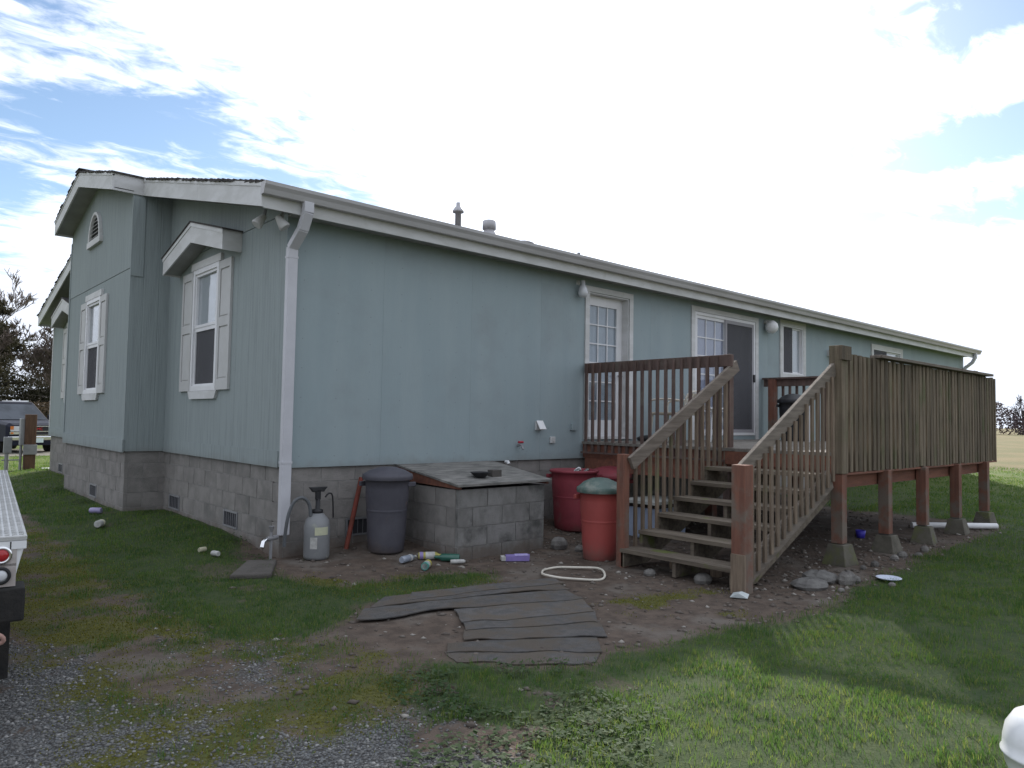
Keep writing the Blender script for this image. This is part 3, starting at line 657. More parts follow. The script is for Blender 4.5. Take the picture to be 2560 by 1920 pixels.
def awning(yc, hw, d, zap, zen):
    a = MB(); Hh = .235
    rf = MB()
    for s in (-1, 1):
        rf.prism([(-d-.02, yc, zap+.002), (-d-.02, yc+s*(hw+.03), zen-.006), (-d-.02, yc+s*(hw+.03), zen+.012), (-d-.02, yc, zap+.02)], (d+.018, 0, 0))
    aw = obj('awning', rf, SHING, house)
    for s in (-1, 1):
        obj('awning_fascia', MB().prism([(-d, yc, zap), (-d, yc+s*hw, zen), (-d, yc+s*hw, zen-Hh), (-d, yc, zap-Hh-.02)], (.02, 0, 0)), TRIM, aw)
        obj('awning_trim', MB().prism([(-d-.008, yc, zap), (-d-.008, yc+s*(hw+.008), zen), (-d-.008, yc+s*(hw+.008), zen-.05), (-d-.008, yc, zap-.05)], (.0075, 0, 0)), TRIM, aw)
        obj('awning_side', MB().box((-d+.0205, yc+s*hw, zen-Hh), (-.002, yc+s*(hw-.02), zen)), TRIM, aw)
        obj('awning_soffit', MB().prism([(-d+.021, yc, zap-Hh+.01), (-d+.021, yc+s*(hw-.021), zen-Hh+.02), (-d+.021, yc+s*(hw-.021), zen-Hh+.03), (-d+.021, yc, zap-Hh+.02)], (d-.024, 0, 0)), SOFF, aw)
awning(2.33, 1.11, .23, 3.93, 3.64); awning(10.3, 1.10, .23, 3.88, 3.59)
# arched louvre vent on the middle gable
f = fG(XM); yc = 6.03; z0 = 4.26; hw = .40; arc = []
ring = MB(); inn = [(yc+.33*math.cos(t), z0+.045+.40*math.sin(t)) for t in [math.pi*i/14 for i in range(15)]]; outp = [(yc+hw*math.cos(t), z0+.0+.49*math.sin(t)) for t in [math.pi*i/14 for i in range(15)]]
for i in range(14):
    ring.add([f(inn[i][0], n, inn[i][1]) for n in (.001, .05)]+[f(inn[i+1][0], n, inn[i+1][1]) for n in (.001, .05)]+[f(outp[i][0], n, outp[i][1]) for n in (.001, .05)]+[f(outp[i+1][0], n, outp[i+1][1]) for n in (.001, .05)],
             [(0,2,3,1),(4,5,7,6),(1,3,7,5),(0,4,6,2)])
ring.fn = None
lv = obj('gable_vent', ring, TRIM, house)
obj('vent_sill', MB(f).box((yc-.44, .001, z0-.055), (yc+.44, .055, z0+.045)), TRIM, lv)
obj('vent_back', MB().prism([f(p[0], .002, p[1]) for p in inn], (-.004, 0, 0)), DARKIN, lv)
for i in range(6):
    zz = z0+.075+i*.062; half = .33*math.sqrt(max(0, 1-((zz-z0-.045)/.40)**2))-.005
    if half > .04: obj('louvre', MB().add([f(yc-half, .012, zz+.03), f(yc+half, .012, zz+.03), f(yc+half, .042, zz), f(yc-half, .042, zz), f(yc-half, .012, zz+.038), f(yc+half, .012, zz+.038), f(yc+half, .042, zz+.008), f(yc-half, .042, zz+.008)], [(0,1,2,3),(7,6,5,4),(0,4,5,1),(1,5,6,2),(2,6,7,3),(3,7,4,0)]), SHUT, lv)
# entry door with divided glass
f = fL
door = obj('door_casing', MB(f).box((4.57, .001, 1.24), (4.655, .022, 3.485)).box((5.575, .001, 1.24), (5.66, .022, 3.485)).box((4.655, .001, 3.405), (5.575, .0215, 3.485)), TRIM, house)
obj('door_jamb', MB(f).box((4.66, -.17, 1.27), (4.675, 0, 3.40)).box((5.555, -.17, 1.27), (5.57, 0, 3.40)).box((4.675, -.17, 3.385), (5.555, 0, 3.40)).box((4.66, -.17, 1.24), (5.57, .03, 1.27)), TRIM, door)
leaf = MB(f); leaf.box((4.676, -.16, 1.272), (4.80, -.12, 3.384)).box((5.43, -.16, 1.272), (5.554, -.12, 3.384)).box((4.80, -.16, 3.24), (5.43, -.12, 3.384)).box((4.80, -.16, 1.272), (5.43, -.12, 1.52))
dl = obj('door', leaf, VINYL, house)
obj('pane', MB(f).box((4.80, -.142, 1.52), (5.43, -.138, 3.24)), GLASS, dl)
mu = MB(f)
for i in (1, 2): mu.box((4.80+.21*i-.009, -.137, 1.52), (4.80+.21*i+.009, -.128, 3.24))
for i in range(1, 6): mu.box((4.80, -.137, 1.52+i*.2867-.009), (5.43, -.1285, 1.52+i*.2867+.009))
obj('glazing_bars', mu, VINYL, dl)
obj('door_curtain', MB(f).box((4.78, -.158, 1.5), (5.45, -.155, 3.26)), mat('curtain', (.44, .48, .53), (.38, .42, .47), .9, 3.0, stretch=(8, 8, .3)), dl)
obj('door_handle', MB(f).tube([(5.49, .0-.12, 2.2), (5.49, -.06, 2.2), (5.40, -.06, 2.2)], .012, 8), STEELG, dl)
# sliding glass door
sl = obj('sliding_door_casing', MB(f).box((7.23, .001, 1.20), (7.33, .022, 3.505)).box((9.31, .001, 1.20), (9.41, .022, 3.505)).box((7.33, .001, 3.42), (9.31, .0215, 3.505)), TRIM, house)
sd1 = frame(f, 7.335, 9.305, 1.285, 3.415, .05, -.10, .012, VINYL, house, 'sliding_door')
frame(f, 7.385, 8.34, 1.335, 3.365, .055, -.06, -.01, VINYL, sd1, 'fixed_sash')
frame(f, 8.28, 9.255, 1.335, 3.365, .06, -.005, .010, mat('screen_frame', (.30, .29, .31), None, .6), sd1, 'screen_frame')
obj('pane', MB(f).box((7.44, -.037, 1.39), (8.285, -.033, 3.31)), GLASS, sd1)
obj('pane', MB(f).box((8.38, -.077, 1.39), (9.25, -.073, 3.31)), GLASS, sd1)
obj('insect_screen', MB(f).box((8.34, -.001, 1.395), (9.195, .0005, 3.305)), SCREEN, sd1)
mu = MB(f)
for i in (1, 2): mu.box((7.44+.2817*i-.01, -.032, 1.39), (7.44+.2817*i+.01, -.025, 3.31))
for i in range(1, 6): mu.box((7.44, -.032, 1.39+i*.32-.01), (8.285, -.0255, 1.39+i*.32+.01))
obj('glazing_bars', mu, VINYL, sd1)
obj('blind', MB(f).box((7.42, -.052, 1.37), (8.31, -.049, 3.33)), mat('lilac_blind', (.46, .47, .58), (.42, .43, .54), .9, 3.0, stretch=(12, 12, .2)), sd1)
cavity(f, 7.34, 9.30, 1.29, 3.41, DARKIN, sd1, .30)
obj('door_latch', MB(f).box((9.225, .0105, 2.28), (9.265, .035, 2.42)), BLACKP, sd1)
def long_window(a, b, z0, z1, nm='window'):
    wn = frame(f, a-.10, b+.10, z0-.09, z1+.09, .10, .001, .022, TRIM, house, nm)
    frame(f, a, b, z0, z1, .035, -.08, .015, VINYL, wn, 'window_frame')
    mid = (a+b)/2
    frame(f, a+.036, mid+.02, z0+.036, z1-.036, .03, -.03, -.008, VINYL, wn, 'sash'); frame(f, mid-.02, b-.036, z0+.036, z1-.036, .03, -.06, -.033, VINYL, wn, 'sash')
    obj('pane', MB(f).box((a+.06, -.022, z0+.06), (mid-.0, -.018, z1-.06)), GLASS, wn); obj('pane', MB(f).box((mid+.01, -.05, z0+.06), (b-.06, -.046, z1-.06)), GLASS, wn)
    obj('insect_screen', MB(f).box((a+.04, -.006, z0+.04), (mid+.0, -.0045, z1-.04)), SCREEN, wn)
    obj('blind', MB(f).box((mid+.0, -.058, z0+.05), (b-.05, -.055, z1-.05)), BLIND, wn)
    cavity(f, a, b, z0, z1, DARKIN, wn)
long_window(10.34, 11.20, 2.50, 3.49); long_window(14.68, 16.38, 2.5, 3.36)
# wall fittings
o = obj('porch_light', MB(f).lathe((4.42, -.03, 3.50), [(0, -.03), (.05, -.03), (.05, .03), (0, .03)], 12), TRIM, house)
obj('lamp_globe', MB().lathe((4.42, -.10, 3.36), [(0, -.09), (.05, -.08), (.075, -.03), (.06, .05), (.04, .09), (.03, .10), (.03, .16)], 12), CLEARL, o)
o = obj('porch_light', MB().lathe((9.70, -.03, 3.46), [(0, -.03), (.06, -.03), (.06, .03), (0, .03)], 12), TRIM, house)
obj('lamp_globe', MB().lathe((9.70, -.13, 3.36), [(0, -.13), (.06, -.115), (.11, -.06), (.125, 0), (.11, .06), (.06, .11), (.03, .125)], 14), WHITEP, o)
def flood(c, dirv):
    o = obj('flood_lamp', MB().tube([(c[0]+.03, c[1]+.0, c[2]+.10), (c[0]+.02, c[1], c[2]+.02), c], .02, 8), STEELG, house)
    d = Vector(dirv).normalized(); cc = Vector(c)
    obj('lamp_head', MB().tube([tuple(cc-d*.04), tuple(cc+d*.02), tuple(cc+d*.09), tuple(cc+d*.10)], [.03, .045, .06, .052], 12), SHUT, o)
flood((-.2, .18, 3.56), (-.6, .0, -.8)); flood((-.14, -.12, 3.50), (.4, -.3, -.7))
o = obj('dryer_vent', MB(f).box((3.60, .001, 1.37), (3.72, .03, 1.49)), TRIM, house); obj('vent_flap', MB().prism([(3.60, -.031, 1.49), (3.60, -.10, 1.38), (3.60, -.105, 1.385), (3.60, -.031, 1.50)], (.12, 0, 0)), WHITEP, o)
o = obj('hose_bib', MB().tube([(3.28, 0, 1.17), (3.28, -.09, 1.17), (3.28, -.12, 1.12)], .014, 8), STEELG, house)
obj('tap_handle', MB().tube([(3.24, -.07, 1.21), (3.32, -.07, 1.21)], .016, 8), mat('red_paint', (.4, .03, .05), None, .5), o)
o = obj('outlet_cover', MB(f).box((3.88, .001, 1.19), (3.97, .03, 1.28)), TRIM, house, bevel=.006); obj('cover_flap', MB(f).box((3.90, .031, 1.21), (3.95, .036, 1.26)), SHUT, o)
obj('meter_box', MB(f).box((4.29, .001, 1.37), (4.40, .04, 1.46)), SIDL, house)
o = obj('wall_vent', MB(f).box((12.30, .001, 2.99), (12.70, .06, 3.12)), TRIM, house); obj('vent_hood', MB().prism([(12.30, -.061, 3.12), (12.30, -.17, 3.01), (12.30, -.17, 3.0), (12.30, -.061, 3.11)], (.40, 0, 0)), TRIM, o)

# ------------------------------------------------------------------ deck
DZ = 1.21; DX0, DX1, DY = 4.50, 9.66, -3.68
deck = thing('wooden_deck', 'raised weathered wooden deck with stairs and baluster railings along the house', 'deck', (7, -2, 0))
nb = 25; bw = 3.62/nb
for i in range(nb): piece('deck_board', (DX1-DX0, bw-.006, .036), DECKB, ((DX0+DX1)/2, -.03-bw*(i+.5), DZ-.018+rnd.uniform(-.002, .002)), deck)
for nm, a, b in (('rim_joist', (DX0+.042, -.02, .985), (DX0+.08, -3.60, DZ-.037)), ('rim_joist', (DX1-.04, -.02, .985), (DX1, -3.60, DZ-.037)), ('rim_joist', (DX0, -3.642, .985), (DX1, -3.604, DZ-.037))):
    obj(nm, MB().box(a, b), WOODX, deck)
for i in range(1, 9): obj('joist', MB().box((DX0+.08+i*.56, -.04, 1.0), (DX0+.118+i*.56, -3.60, DZ-.038)), WOODX, deck)
obj('beam', MB().box((DX0-.0, -3.60, .815), (DX1, -3.51, .984)), WOODX, deck)
obj('beam', MB().box((DX0+.1, -1.30, .80), (DX1, -1.21, .998)), WOODX, deck)
obj('ledger', MB().box((DX0+.08, -.045, .99), (DX1, -.012, DZ-.037)), WOODX, deck)
obj('lower_girder', MB().box((DX0+.05, -2.28, .80), (DX0+.09, -.05, .984)), WOODX, deck)
PX = [4.60, 5.83, 7.02, 8.28, 9.55]
ptop = .22
for i, x in enumerate(PX):
    z0 = ptop + (.02 if i else .03)
    top = .984
    if i == 0: obj('fence_post', MB().box((x-.07, -3.745, .986), (x+.07, -3.605, 2.36)), WOODF, deck, bevel=.006)
    obj('post', MB().box((x-.058, -3.735 if i == 0 else -3.732, z0), (x+.058, -3.612, top)), WOODP, deck, bevel=.006)
for x in (5.9, 8.4): obj('post', MB().box((x-.06, -1.32, .1), (x+.06, -1.20, .80)), WOODP, deck)
obj('post', MB().box((4.60, -2.36, .05), (4.69, -2.27, 2.345)), WOODR, deck, bevel=.004)
# left rail (wall to stairs)
obj('top_rail', MB().box((DX0+.042, -.03, 2.19), (DX0+.08, -2.42, 2.335)), WOODR, deck, bevel=.004)
n = 18
for i in range(n):
    yy = -.09-i*(2.14/(n-1)); piece('baluster', (.030, .038, 1.25), WOODR, (DX0+.022+rnd.uniform(-.002, .002), yy+rnd.uniform(-.004, .004), 1.695+rnd.uniform(-.008, .008)), deck, (rnd.uniform(-.004, .004), 0, 0))
obj('lower_board', MB().box((DX0+.0, -.03, 1.045), (DX0-.022, -2.36, 1.07)), WOODR, deck)
# far rail
obj('top_rail', MB().box((DX1-.08, -.03, 2.21), (DX1-.042, -3.58, 2.34)), WOODR, deck); obj('cap_rail', MB().box((DX1-.14, -.03, 2.341), (DX1+.01, -3.58, 2.376)), WOODR, deck)
obj('post', MB().box((DX1-.20, -.30, DZ), (DX1-.085, -.185, 2.34)), WOODP, deck)
for i in range(26): piece('baluster', (.036, .04, 1.1), WOODR, (DX1-.02, -.12-i*.135, 1.72), deck)
# outer fence rail
obj('top_rail', MB().box((4.675, -3.642, 2.14), (10.2, -3.604, 2.28)), WOODF, deck)
obj('cap_rail', MB().box((5.6, -3.74, 2.296), (9.86, -3.60, 2.332)), WOODGX, deck, bevel=.004)
obj('rail_end', MB().box((4.46, -3.775, 2.20), (4.70, -3.747, 2.35)), WOODF, deck)
obj('rail_board', MB().box((4.68, -3.60, 2.282), (5.58, -3.64, 2.295)), WOODF, deck)
obj('fence_rail', MB().box((4.675, -3.642, 1.60), (9.6, -3.606, 1.68)), WOODF, deck)
x = 4.80; i = 0
while x < 10.22:
    h = 1.30+rnd.uniform(-.012, .012); piece('fence_picket', (.070 if i < 4 else (.080 if i % 3 else .084), .036, 1.30), WOODF, (x+rnd.uniform(-.008, .008), -3.658+rnd.uniform(-.004, .003), .985+.65+rnd.uniform(-.012, .012)), deck, (0, rnd.uniform(-.008, .008), rnd.uniform(-.10, .10)))
    x += .122; i += 1
obj('skirt_board', MB().box((4.68, -3.676, .962), (10.2, -3.646, .984)), WOODX, deck)
# stairs
NT_ = 6; run = .298; rise = .157
tx = [2.60+run*i for i in range(NT_)]; tz = [.215+rise*i for i in range(NT_)]
for i in range(NT_):
    for k in range(2): piece('tread', (.137, 1.33, .038), TREAD, (tx[i]+.07+k*.142, -2.995, tz[i]-.019+rnd.uniform(-.002, .002)), deck)
for yy in (-2.37, -3.0, -3.615):
    poly = [(tx[0]+.02, yy, .03)]
    for i in range(NT_):
        poly += [(tx[i]+.02, yy, tz[i]-.039), (tx[i]+.02+run, yy, tz[i]-.039)]
    poly += [(DX0+.04, yy, tz[-1]-.039), (DX0+.04, yy, .72), (tx[0]+.40, yy, .03)]
    obj('stringer', MB().prism(poly, (0, .038, 0)), TREAD, deck)
obj('riser_board', MB().box((DX0+.0, -2.36, 1.02), (DX0+.036, -3.60, 1.17)), WOODX, deck)
zr1 = lambda x: 1.085+(x-2.72)*(2.155-1.085)/(4.62-2.72)       # rail centre line
zs1 = lambda x: .13+(x-2.85)*(.86-.13)/(4.36-2.85)
# inner stair rail
obj('newel_post', MB().box((2.62, -2.36, gzf(2.66, -2.3)-.06), (2.715, -2.265, 1.17)), WOODP, deck, bevel=.005)
obj('stair_rail', MB().bar((2.70, -2.385, zr1(2.70)), (4.72, -2.385, zr1(4.72)), .04, .14), WOODGX, deck, bevel=.004)
for i in range(15):
    x = 2.83+i*.122; zb_ = max(.12, zs1(x)-.0); zt_ = zr1(x)+.02
    piece('stair_baluster', (.037, .028, round(zt_-zb_, 1)+.02), WOODG, (x, -2.345, (zt_+zb_)/2-.02), deck, (0, rnd.uniform(-.008, .008), 0))
# outer stair rail
obj('newel_post', MB().box((2.56, -3.765, gzf(2.6, -3.7)-.06), (2.70, -3.63, 1.14)), WOODP, deck, bevel=.006)
obj('newel_foot', MB().box((2.535, -3.775, gzf(2.6, -3.7)-.06), (2.56, -3.64, .36)), WOODG, deck)
obj('stair_rail', MB().bar((2.60, -3.66, zr1(2.60)+.02), (4.53, -3.66, zr1(4.53)+.0), .04, .14), WOODGX, deck, bevel=.004)
obj('side_skirt', MB().bar((2.74, -3.662, zs1(2.74)+.07), (4.42, -3.662, zs1(4.42)+.05), .036, .21), WOODGX, deck)
for i in range(15):
    x = 2.80+i*.116; zb_ = zs1(x)+.02; zt_ = zr1(x)-.03
    piece('stair_baluster', (.046, .02, round(zt_-zb_, 1)), WOODG, (x, -3.693, (zt_+zb_)/2), deck, (0, rnd.uniform(-.01, .01), 0))
obj('support_foot', MB().box((3.02, -3.2, .0), (3.10, -3.12, .16)).box((2.98, -2.75, .0), (3.06, -2.67, .16)), WOODG, deck)
# pier blocks
names = ['at the foot of the stair side', 'second from the stairs', 'middle of the five', 'second from the far deck corner', 'at the far deck corner']
for i, x in enumerate(PX):
    z0 = gzf(x, -3.67)-.04; c = (x+.02*rnd.uniform(-1, 1), -3.68, 0); rz = rnd.uniform(-.12, .12); s0, s1 = .132, .088
    vs = []
    for s_, z in ((s0, z0), (s0, z0+.05), (s1, ptop+.005+(0 if i else .02))):
        for a, b in ((-1,-1),(1,-1),(1,1),(-1,1)):
            q = Vector((a*s_, b*s_, 0)); q.rotate(Matrix.Rotation(rz, 3, 'Z')); vs.append((c[0]+q.x, c[1]+q.y, z))
    o = obj('pier_block', MB().add(vs, [(3,2,1,0),(0,1,5,4),(1,2,6,5),(2,3,7,6),(3,0,4,7),(4,5,9,8),(5,6,10,9),(6,7,11,10),(7,4,8,11),(8,9,10,11)]), CONC, None, bevel=.008)
    tag(o, 'concrete pier block under the outer deck posts, '+names[i], 'pier block', 'concrete pier blocks under the deck')

# ------------------------------------------------------------------ crawlspace box
hb = thing('crawlspace_box', 'low grey block crawlspace box with sloped plywood lid against the house wall', 'hatch box', (2.05, -.6, 0))
BX0, BX1, BY = 1.43, 2.68, -1.14
core = obj('box_core', MB().box((BX0+.008, BY+.008, -.05), (BX1-.008, -.05, .74)), MORT, hb)
zz = [-.03, .173, .376, .579]
for ci, z in enumerate(zz):
    h = .195 if ci < 3 else .185
    ed = [BX0, BX0+.40, BX0+.81, BX1] if ci % 2 else [BX0, BX0+.2, BX0+.61, BX0+1.02, BX1]
    for a, b in zip(ed[:-1], ed[1:]): piece('block', (round(b-a-.009, 3), .04, h), BLKD, ((a+b)/2, BY+.02, z+h/2), core)
    ed = [BY+.044, BY+.40, BY+.81, -.05] if ci % 2 else [BY+.044, BY+.2, BY+.61, -.05]
    for a, b in zip(ed[:-1], ed[1:]):
        piece('block', (.04, round(b-a-.009, 3), h), BLK, (BX0+.02, (a+b)/2, z+h/2), core); piece('block', (.04, round(b-a-.009, 3), h), BLKD, (BX1-.02, (a+b)/2, z+h/2), core)
obj('lid_frame', MB().prism([(BX0-.02, -1.17, .775), (BX0-.02, -.01, .80), (BX0-.02, -.01, .945), (BX0-.02, -1.17, .80)], (.04, 0, 0)), WOODX, hb)
obj('lid_frame', MB().prism([(BX1+.0, -1.17, .775), (BX1+.0, -.01, .80), (BX1+.0, -.01, .945), (BX1+.0, -1.17, .80)], (.04, 0, 0)), WOODX, hb)
lid = MB(); lid.add([(1.385, -1.20, .800), (2.74, -1.20, .805), (2.86, -.006, .955), (1.40, -.006, .950), (1.385, -1.20, .824), (2.74, -1.20, .828), (2.86, -.006, .975), (1.40, -.006, .968)], [(3,2,1,0),(4,5,6,7),(0,1,5,4),(1,2,6,5),(2,3,7,6),(3,0,4,7)])
obj('lid', lid, PLY, hb)
zl = lambda y: .826+(y+1.2)*.122
o = tag(obj('dish', MB().lathe((1.90, -.92, zl(-.92)), [(0, .004), (.055, 0), (.06, .004), (.105, .055), (.115, .062), (.11, .062), (.098, .052), (.05, .018), (0, .016)], 20), BLACKP), 'shallow black dish sitting on the plywood lid', 'dish')
o = tag(obj('wood_block', MB().box((2.07, -.93, zl(-.95)), (2.21, -.84, zl(-.9)+.075)), mat('dark_wood_block', (.10, .09, .08), (.07, .065, .06), .9, 8.0, .3, 60), bevel=.006), 'small dark wooden block beside the dish on the lid', 'block')
tag(obj('pipe_cap', MB().tube([(3.07, -.01, .955), (3.07, -.06, .955), (3.07, -.07, .93)], [.02, .022, .024], 10), WHITEP), 'short white pipe elbow poking out at the siding bottom above the lid', 'pipe')

# ------------------------------------------------------------------ cans
def can(name, label, x, y, h, rt_, rb_, m, lidm=None, lidh=.1, cat='trash can', open_=False, z=None, handles=True):
    z0 = gzf(x, y)-.01 if z is None else z
    t = thing(name, label, cat, (x, y, z0))
    prof = [(0, .012), (rb_-.02, 0), (rb_, .02)]+[(rb_+(rt_-rb_)*k/8+(.004 if k in (2, 6) else 0), .02+(h-.06)*k/8) for k in range(1, 9)]+[(rt_+.022, h-.035), (rt_+.026, h-.012), (rt_+.014, h), (rt_-.006, h-.004)]
    if open_: prof += [(rt_-.012, h-.08), (rb_, h*.55), (0, h*.55)]
    else: prof += [(0, h-.006)]
    obj('body', MB().lathe((x, y, z0), prof, 28), m, t)
    for zz_ in (.55,): obj('rib', MB().lathe((x, y, z0), [(rb_+(rt_-rb_)*zz_+.001, h*zz_-.012), (rb_+(rt_-rb_)*zz_+.004, h*zz_-.004), (rb_+(rt_-rb_)*zz_+.004, h*zz_+.008), (rb_+(rt_-rb_)*zz_+.002, h*zz_+.016)], 28), m, t)
    if handles:
        for a in (2.4, 5.54): 
            hx, hy = x+math.cos(a)*(rt_+.02), y+math.sin(a)*(rt_+.02); obj('handle', MB().box((hx-.05, hy-.02, z0+h-.11), (hx+.05, hy+.02, z0+h-.06)), m, t, bevel=.008)
    if lidm:
        l_ = obj('lid', MB().lathe((x, y, z0+h), [(rt_+.03, -.035), (rt_+.036, -.01), (rt_+.03, .02), (rt_+.01, .028), (rt_*.8, lidh*.62), (rt_*.4, lidh*.92), (0, lidh)], 28), lidm, t)
    return t, z0
can('trash_can', 'dark grey round trash can with lid beside the crawlspace box', 1.00, -.46, .80, .235, .19, GREYP, GREYP, .10)
can('trash_can', 'orange trash can with green domed lid beside the stair newel', 2.78, -1.90, .76, .22, .175, ORANP, GREENP, .125)
t, z0 = can('trash_can', 'large open red trash can full of cans under the deck edge', 3.80, -.55, .78, .30, .25, REDP, None, open_=True)
obj('rubbish', MB().lathe((3.80, -.55, z0+.64), [(.285, 0), (.2, .05), (.1, .07), (0, .075)], 16), mat('rubbish_bag', (.35, .34, .33), (.2, .2, .2), .6, 14.0, .6, 30), t)
for i, (a, b, c) in enumerate(((-.02, -.05, .74), (.06, .02, .75), (.12, -.08, .735))):
    o = obj('drink_can', MB().tube([(3.80+a, -.55+b, z0+c), (3.80+a+.10, -.55+b+.04, z0+c+.025)], .033, 10), CHROME if i != 1 else WHITEP, t)
can('trash_can', 'red trash can with domed red lid half hidden behind the stair newel', 4.44, -.62, .70, .27, .22, REDP, REDP, .12)
can('trash_can', 'black trash can with domed lid standing on the deck', 8.93, -.95, .70, .235, .20, BLACKP, BLACKP, .13, z=DZ)
# pump sprayer
zs = gzf(.30, -.26)
sp_ = thing('pump_sprayer', 'grey pump sprayer tank with black handle and hose beside the downspout', 'sprayer', (.30, -.26, zs))
obj('tank', MB().lathe((.30, -.26, zs), [(0, 0), (.10, 0), (.125, .015), (.13, .04), (.13, .33), (.115, .40), (.07, .45), (.05, .47), (0, .47)], 24), SPRAYP, sp_)
obj('pump', MB().lathe((.30, -.26, zs+.46), [(0, 0), (.055, 0), (.055, .04), (.022, .05), (.022, .15), (0, .15)], 14), BLACKP, sp_)
obj('handle', MB().box((.275, -.28, zs+.60), (.325, -.24, zs+.70)).prism([(.20, -.28, zs+.73), (.40, -.28, zs+.73), (.36, -.28, zs+.68), (.24, -.28, zs+.68)], (0, .04, 0)), BLACKP, sp_, bevel=.006)
def on_tank(a0, a1, z0, z1, m, nm):
    mb = MB(); vs = []; k = 8
    for i in range(k+1):
        a = a0+(a1-a0)*i/k
        for z in (z0, z1): vs.append((.30+.1315*math.cos(a), -.26+.1315*math.sin(a), zs+z))
    mb.add(vs, [(2*i, 2*i+2, 2*i+3, 2*i+1) for i in range(k)], True); obj(nm, mb, m, sp_)
on_tank(-2.2, -1.1, .255, .335, mat('tank_label', (.52, .52, .36), (.44, .45, .33), .6, 12.0), 'label')
on_tank(-2.55, -2.0, .12, .235, LABELW, 'label')
hp = [(.22, -.27, zs+.44), (.20, -.27, zs+.56), (.13, -.27, zs+.63), (.05, -.26, zs+.60), (.0, -.24, zs+.48), (-.02, -.22, zs+.3), (-.02, -.2, zs+.15)]
def smoothpts(p, n=6):
    out = []; P_ = [Vector(a) for a in p]; P_ = [P_[0]]+P_+[P_[-1]]
    for i in range(1, len(P_)-2):
        for k in range(n):
            t = k/n; a, b, c, d = P_[i-1:i+3]
            out.append(tuple(.5*((2*b)+(c-a)*t+(2*a-5*b+4*c-d)*t*t+(3*b-a-3*c+d)*t**3)))
    out.append(tuple(P_[-2])); return out
obj('hose', MB().tube(smoothpts(hp), .017, 10), mat('grey_hose', (.12, .13, .14), (.10, .105, .11), .5, 5.0), sp_)
obj('wand', MB().tube(smoothpts([(.38, -.26, zs+.62), (.42, -.27, zs+.66), (.47, -.25, zs+.62), (.50, -.22, zs+.40)]), .008, 8), BLACKP, sp_)
tag(obj('rusty_pipe', MB().tube([(.70, -.14, gzf(.7, -.14)-.02), (.92, -.05, .84)], .026, 10), RUST), 'rusty red pipe leaning on the block wall right of the sprayer', 'pipe')
zz0 = gzf(-.12, -.16)
hy = thing('garden_tap', 'small metal garden tap on a riser at the foot of the downspout', 'tap', (-.14, -.16, zz0))
obj('riser', MB().tube([(-.14, -.16, zz0-.03), (-.14, -.16, zz0+.30)], .016, 8), STEELG, hy); obj('valve', MB().tube([(-.19, -.18, zz0+.24), (-.06, -.12, zz0+.24)], .024, 8).tube([(-.14, -.16, zz0+.3), (-.14, -.16, zz0+.36)], [.01, .03], 8), STEELG, hy)
obj('spout', MB().tube([(-.19, -.18, zz0+.24), (-.24, -.21, zz0+.22), (-.26, -.23, zz0+.17)], [.018, .02, .022], 8), CHROME, hy)

# ------------------------------------------------------------------ litter and small things on the ground
def lying(name, label, cat, x, y, ang, ln, r_, m, bands=(), neck=True):
    z = gzf(x, y)+r_+.004; d = Vector((math.cos(ang), math.sin(ang), 0)); c = Vector((x, y, z))
    t = thing(name, label, cat, (x, y, z-r_))
    pts = [c-d*ln/2, c-d*(ln/2-.01), c+d*ln*.25, c+d*ln*.38, c+d*ln*.5]; rs = [r_*.85, r_, r_, r_*.45 if neck else r_*.97, r_*.4 if neck else r_*.9]
    obj('body', MB().tube([tuple(p) for p in pts], rs, 14), m, t)
    for a, b, bm in bands: obj('label_band', MB().tube([tuple(c+d*ln*a), tuple(c+d*ln*b)], r_+.002, 14), bm, t)
    obj('cap', MB().tube([tuple(c+d*ln*.49), tuple(c+d*ln*.58)], r_*.42 if neck else r_*.5, 10), bands[-1][2] if bands else m, t)
lying('bottle', 'clear plastic bottle lying left of the yellow-labelled ones by the box', 'bottle', .97, -.93, .35, .22, .035, mat('clear_bottle', (.30, .33, .38), (.24, .27, .32), .2, 8.0, spec=.6), ((.05, .15, LABELW),))
lying('bottle', 'yellow and white labelled bottle lying nearest the box corner', 'bottle', 1.22, -.96, -.55, .24, .038, LABELY, ((-.2, .2, LABELW), (-.45, -.3, mat('purple_print', (.25, .2, .4), None, .5))))
lying('bottle', 'bottle with yellow label and green base lying out on the moss', 'bottle', 1.00, -1.22, .75, .22, .036, mat('pale_bottle', (.42, .44, .42), (.36, .38, .36), .3, 8.0), ((.0, .22, LABELY), (-.5, -.36, mat('teal_cap', (.08, .30, .25), None, .4))))
lying('bottle', 'dark green glass bottle in the litter by the box', 'bottle', 1.33, -1.12, 2.3, .24, .04, GREENB)
lying('bottle', 'small white tube among the litter by the box corner', 'tube', 1.36, -1.24, -.5, .14, .022, LABELW, (), False)
z = gzf(1.97, -1.47)
ct = thing('carton', 'crushed purple carton lying in front of the crawlspace box', 'carton', (1.97, -1.47, z), rotz=-.55, local=True)
obj('body', MB().prism([(-.13, -.05, .004), (.12, -.06, .004), (.14, .05, .006), (-.12, .055, .004)], (.005, .0, .055)), PURP, ct, bevel=.004)
obj('label_strip', MB().prism([(-.03, -.056, .061), (.11, -.060, .062), (.12, .046, .063), (-.02, .050, .061)], (0, 0, .003)), mat('pale_purple_print', (.50, .47, .70), (.30, .24, .55), .6, 25.0, stretch=(1, 6, 1)), ct)
obj('end_flap', MB().box((-.17, -.05, .01), (-.128, .05, .05)), LABELW, ct)
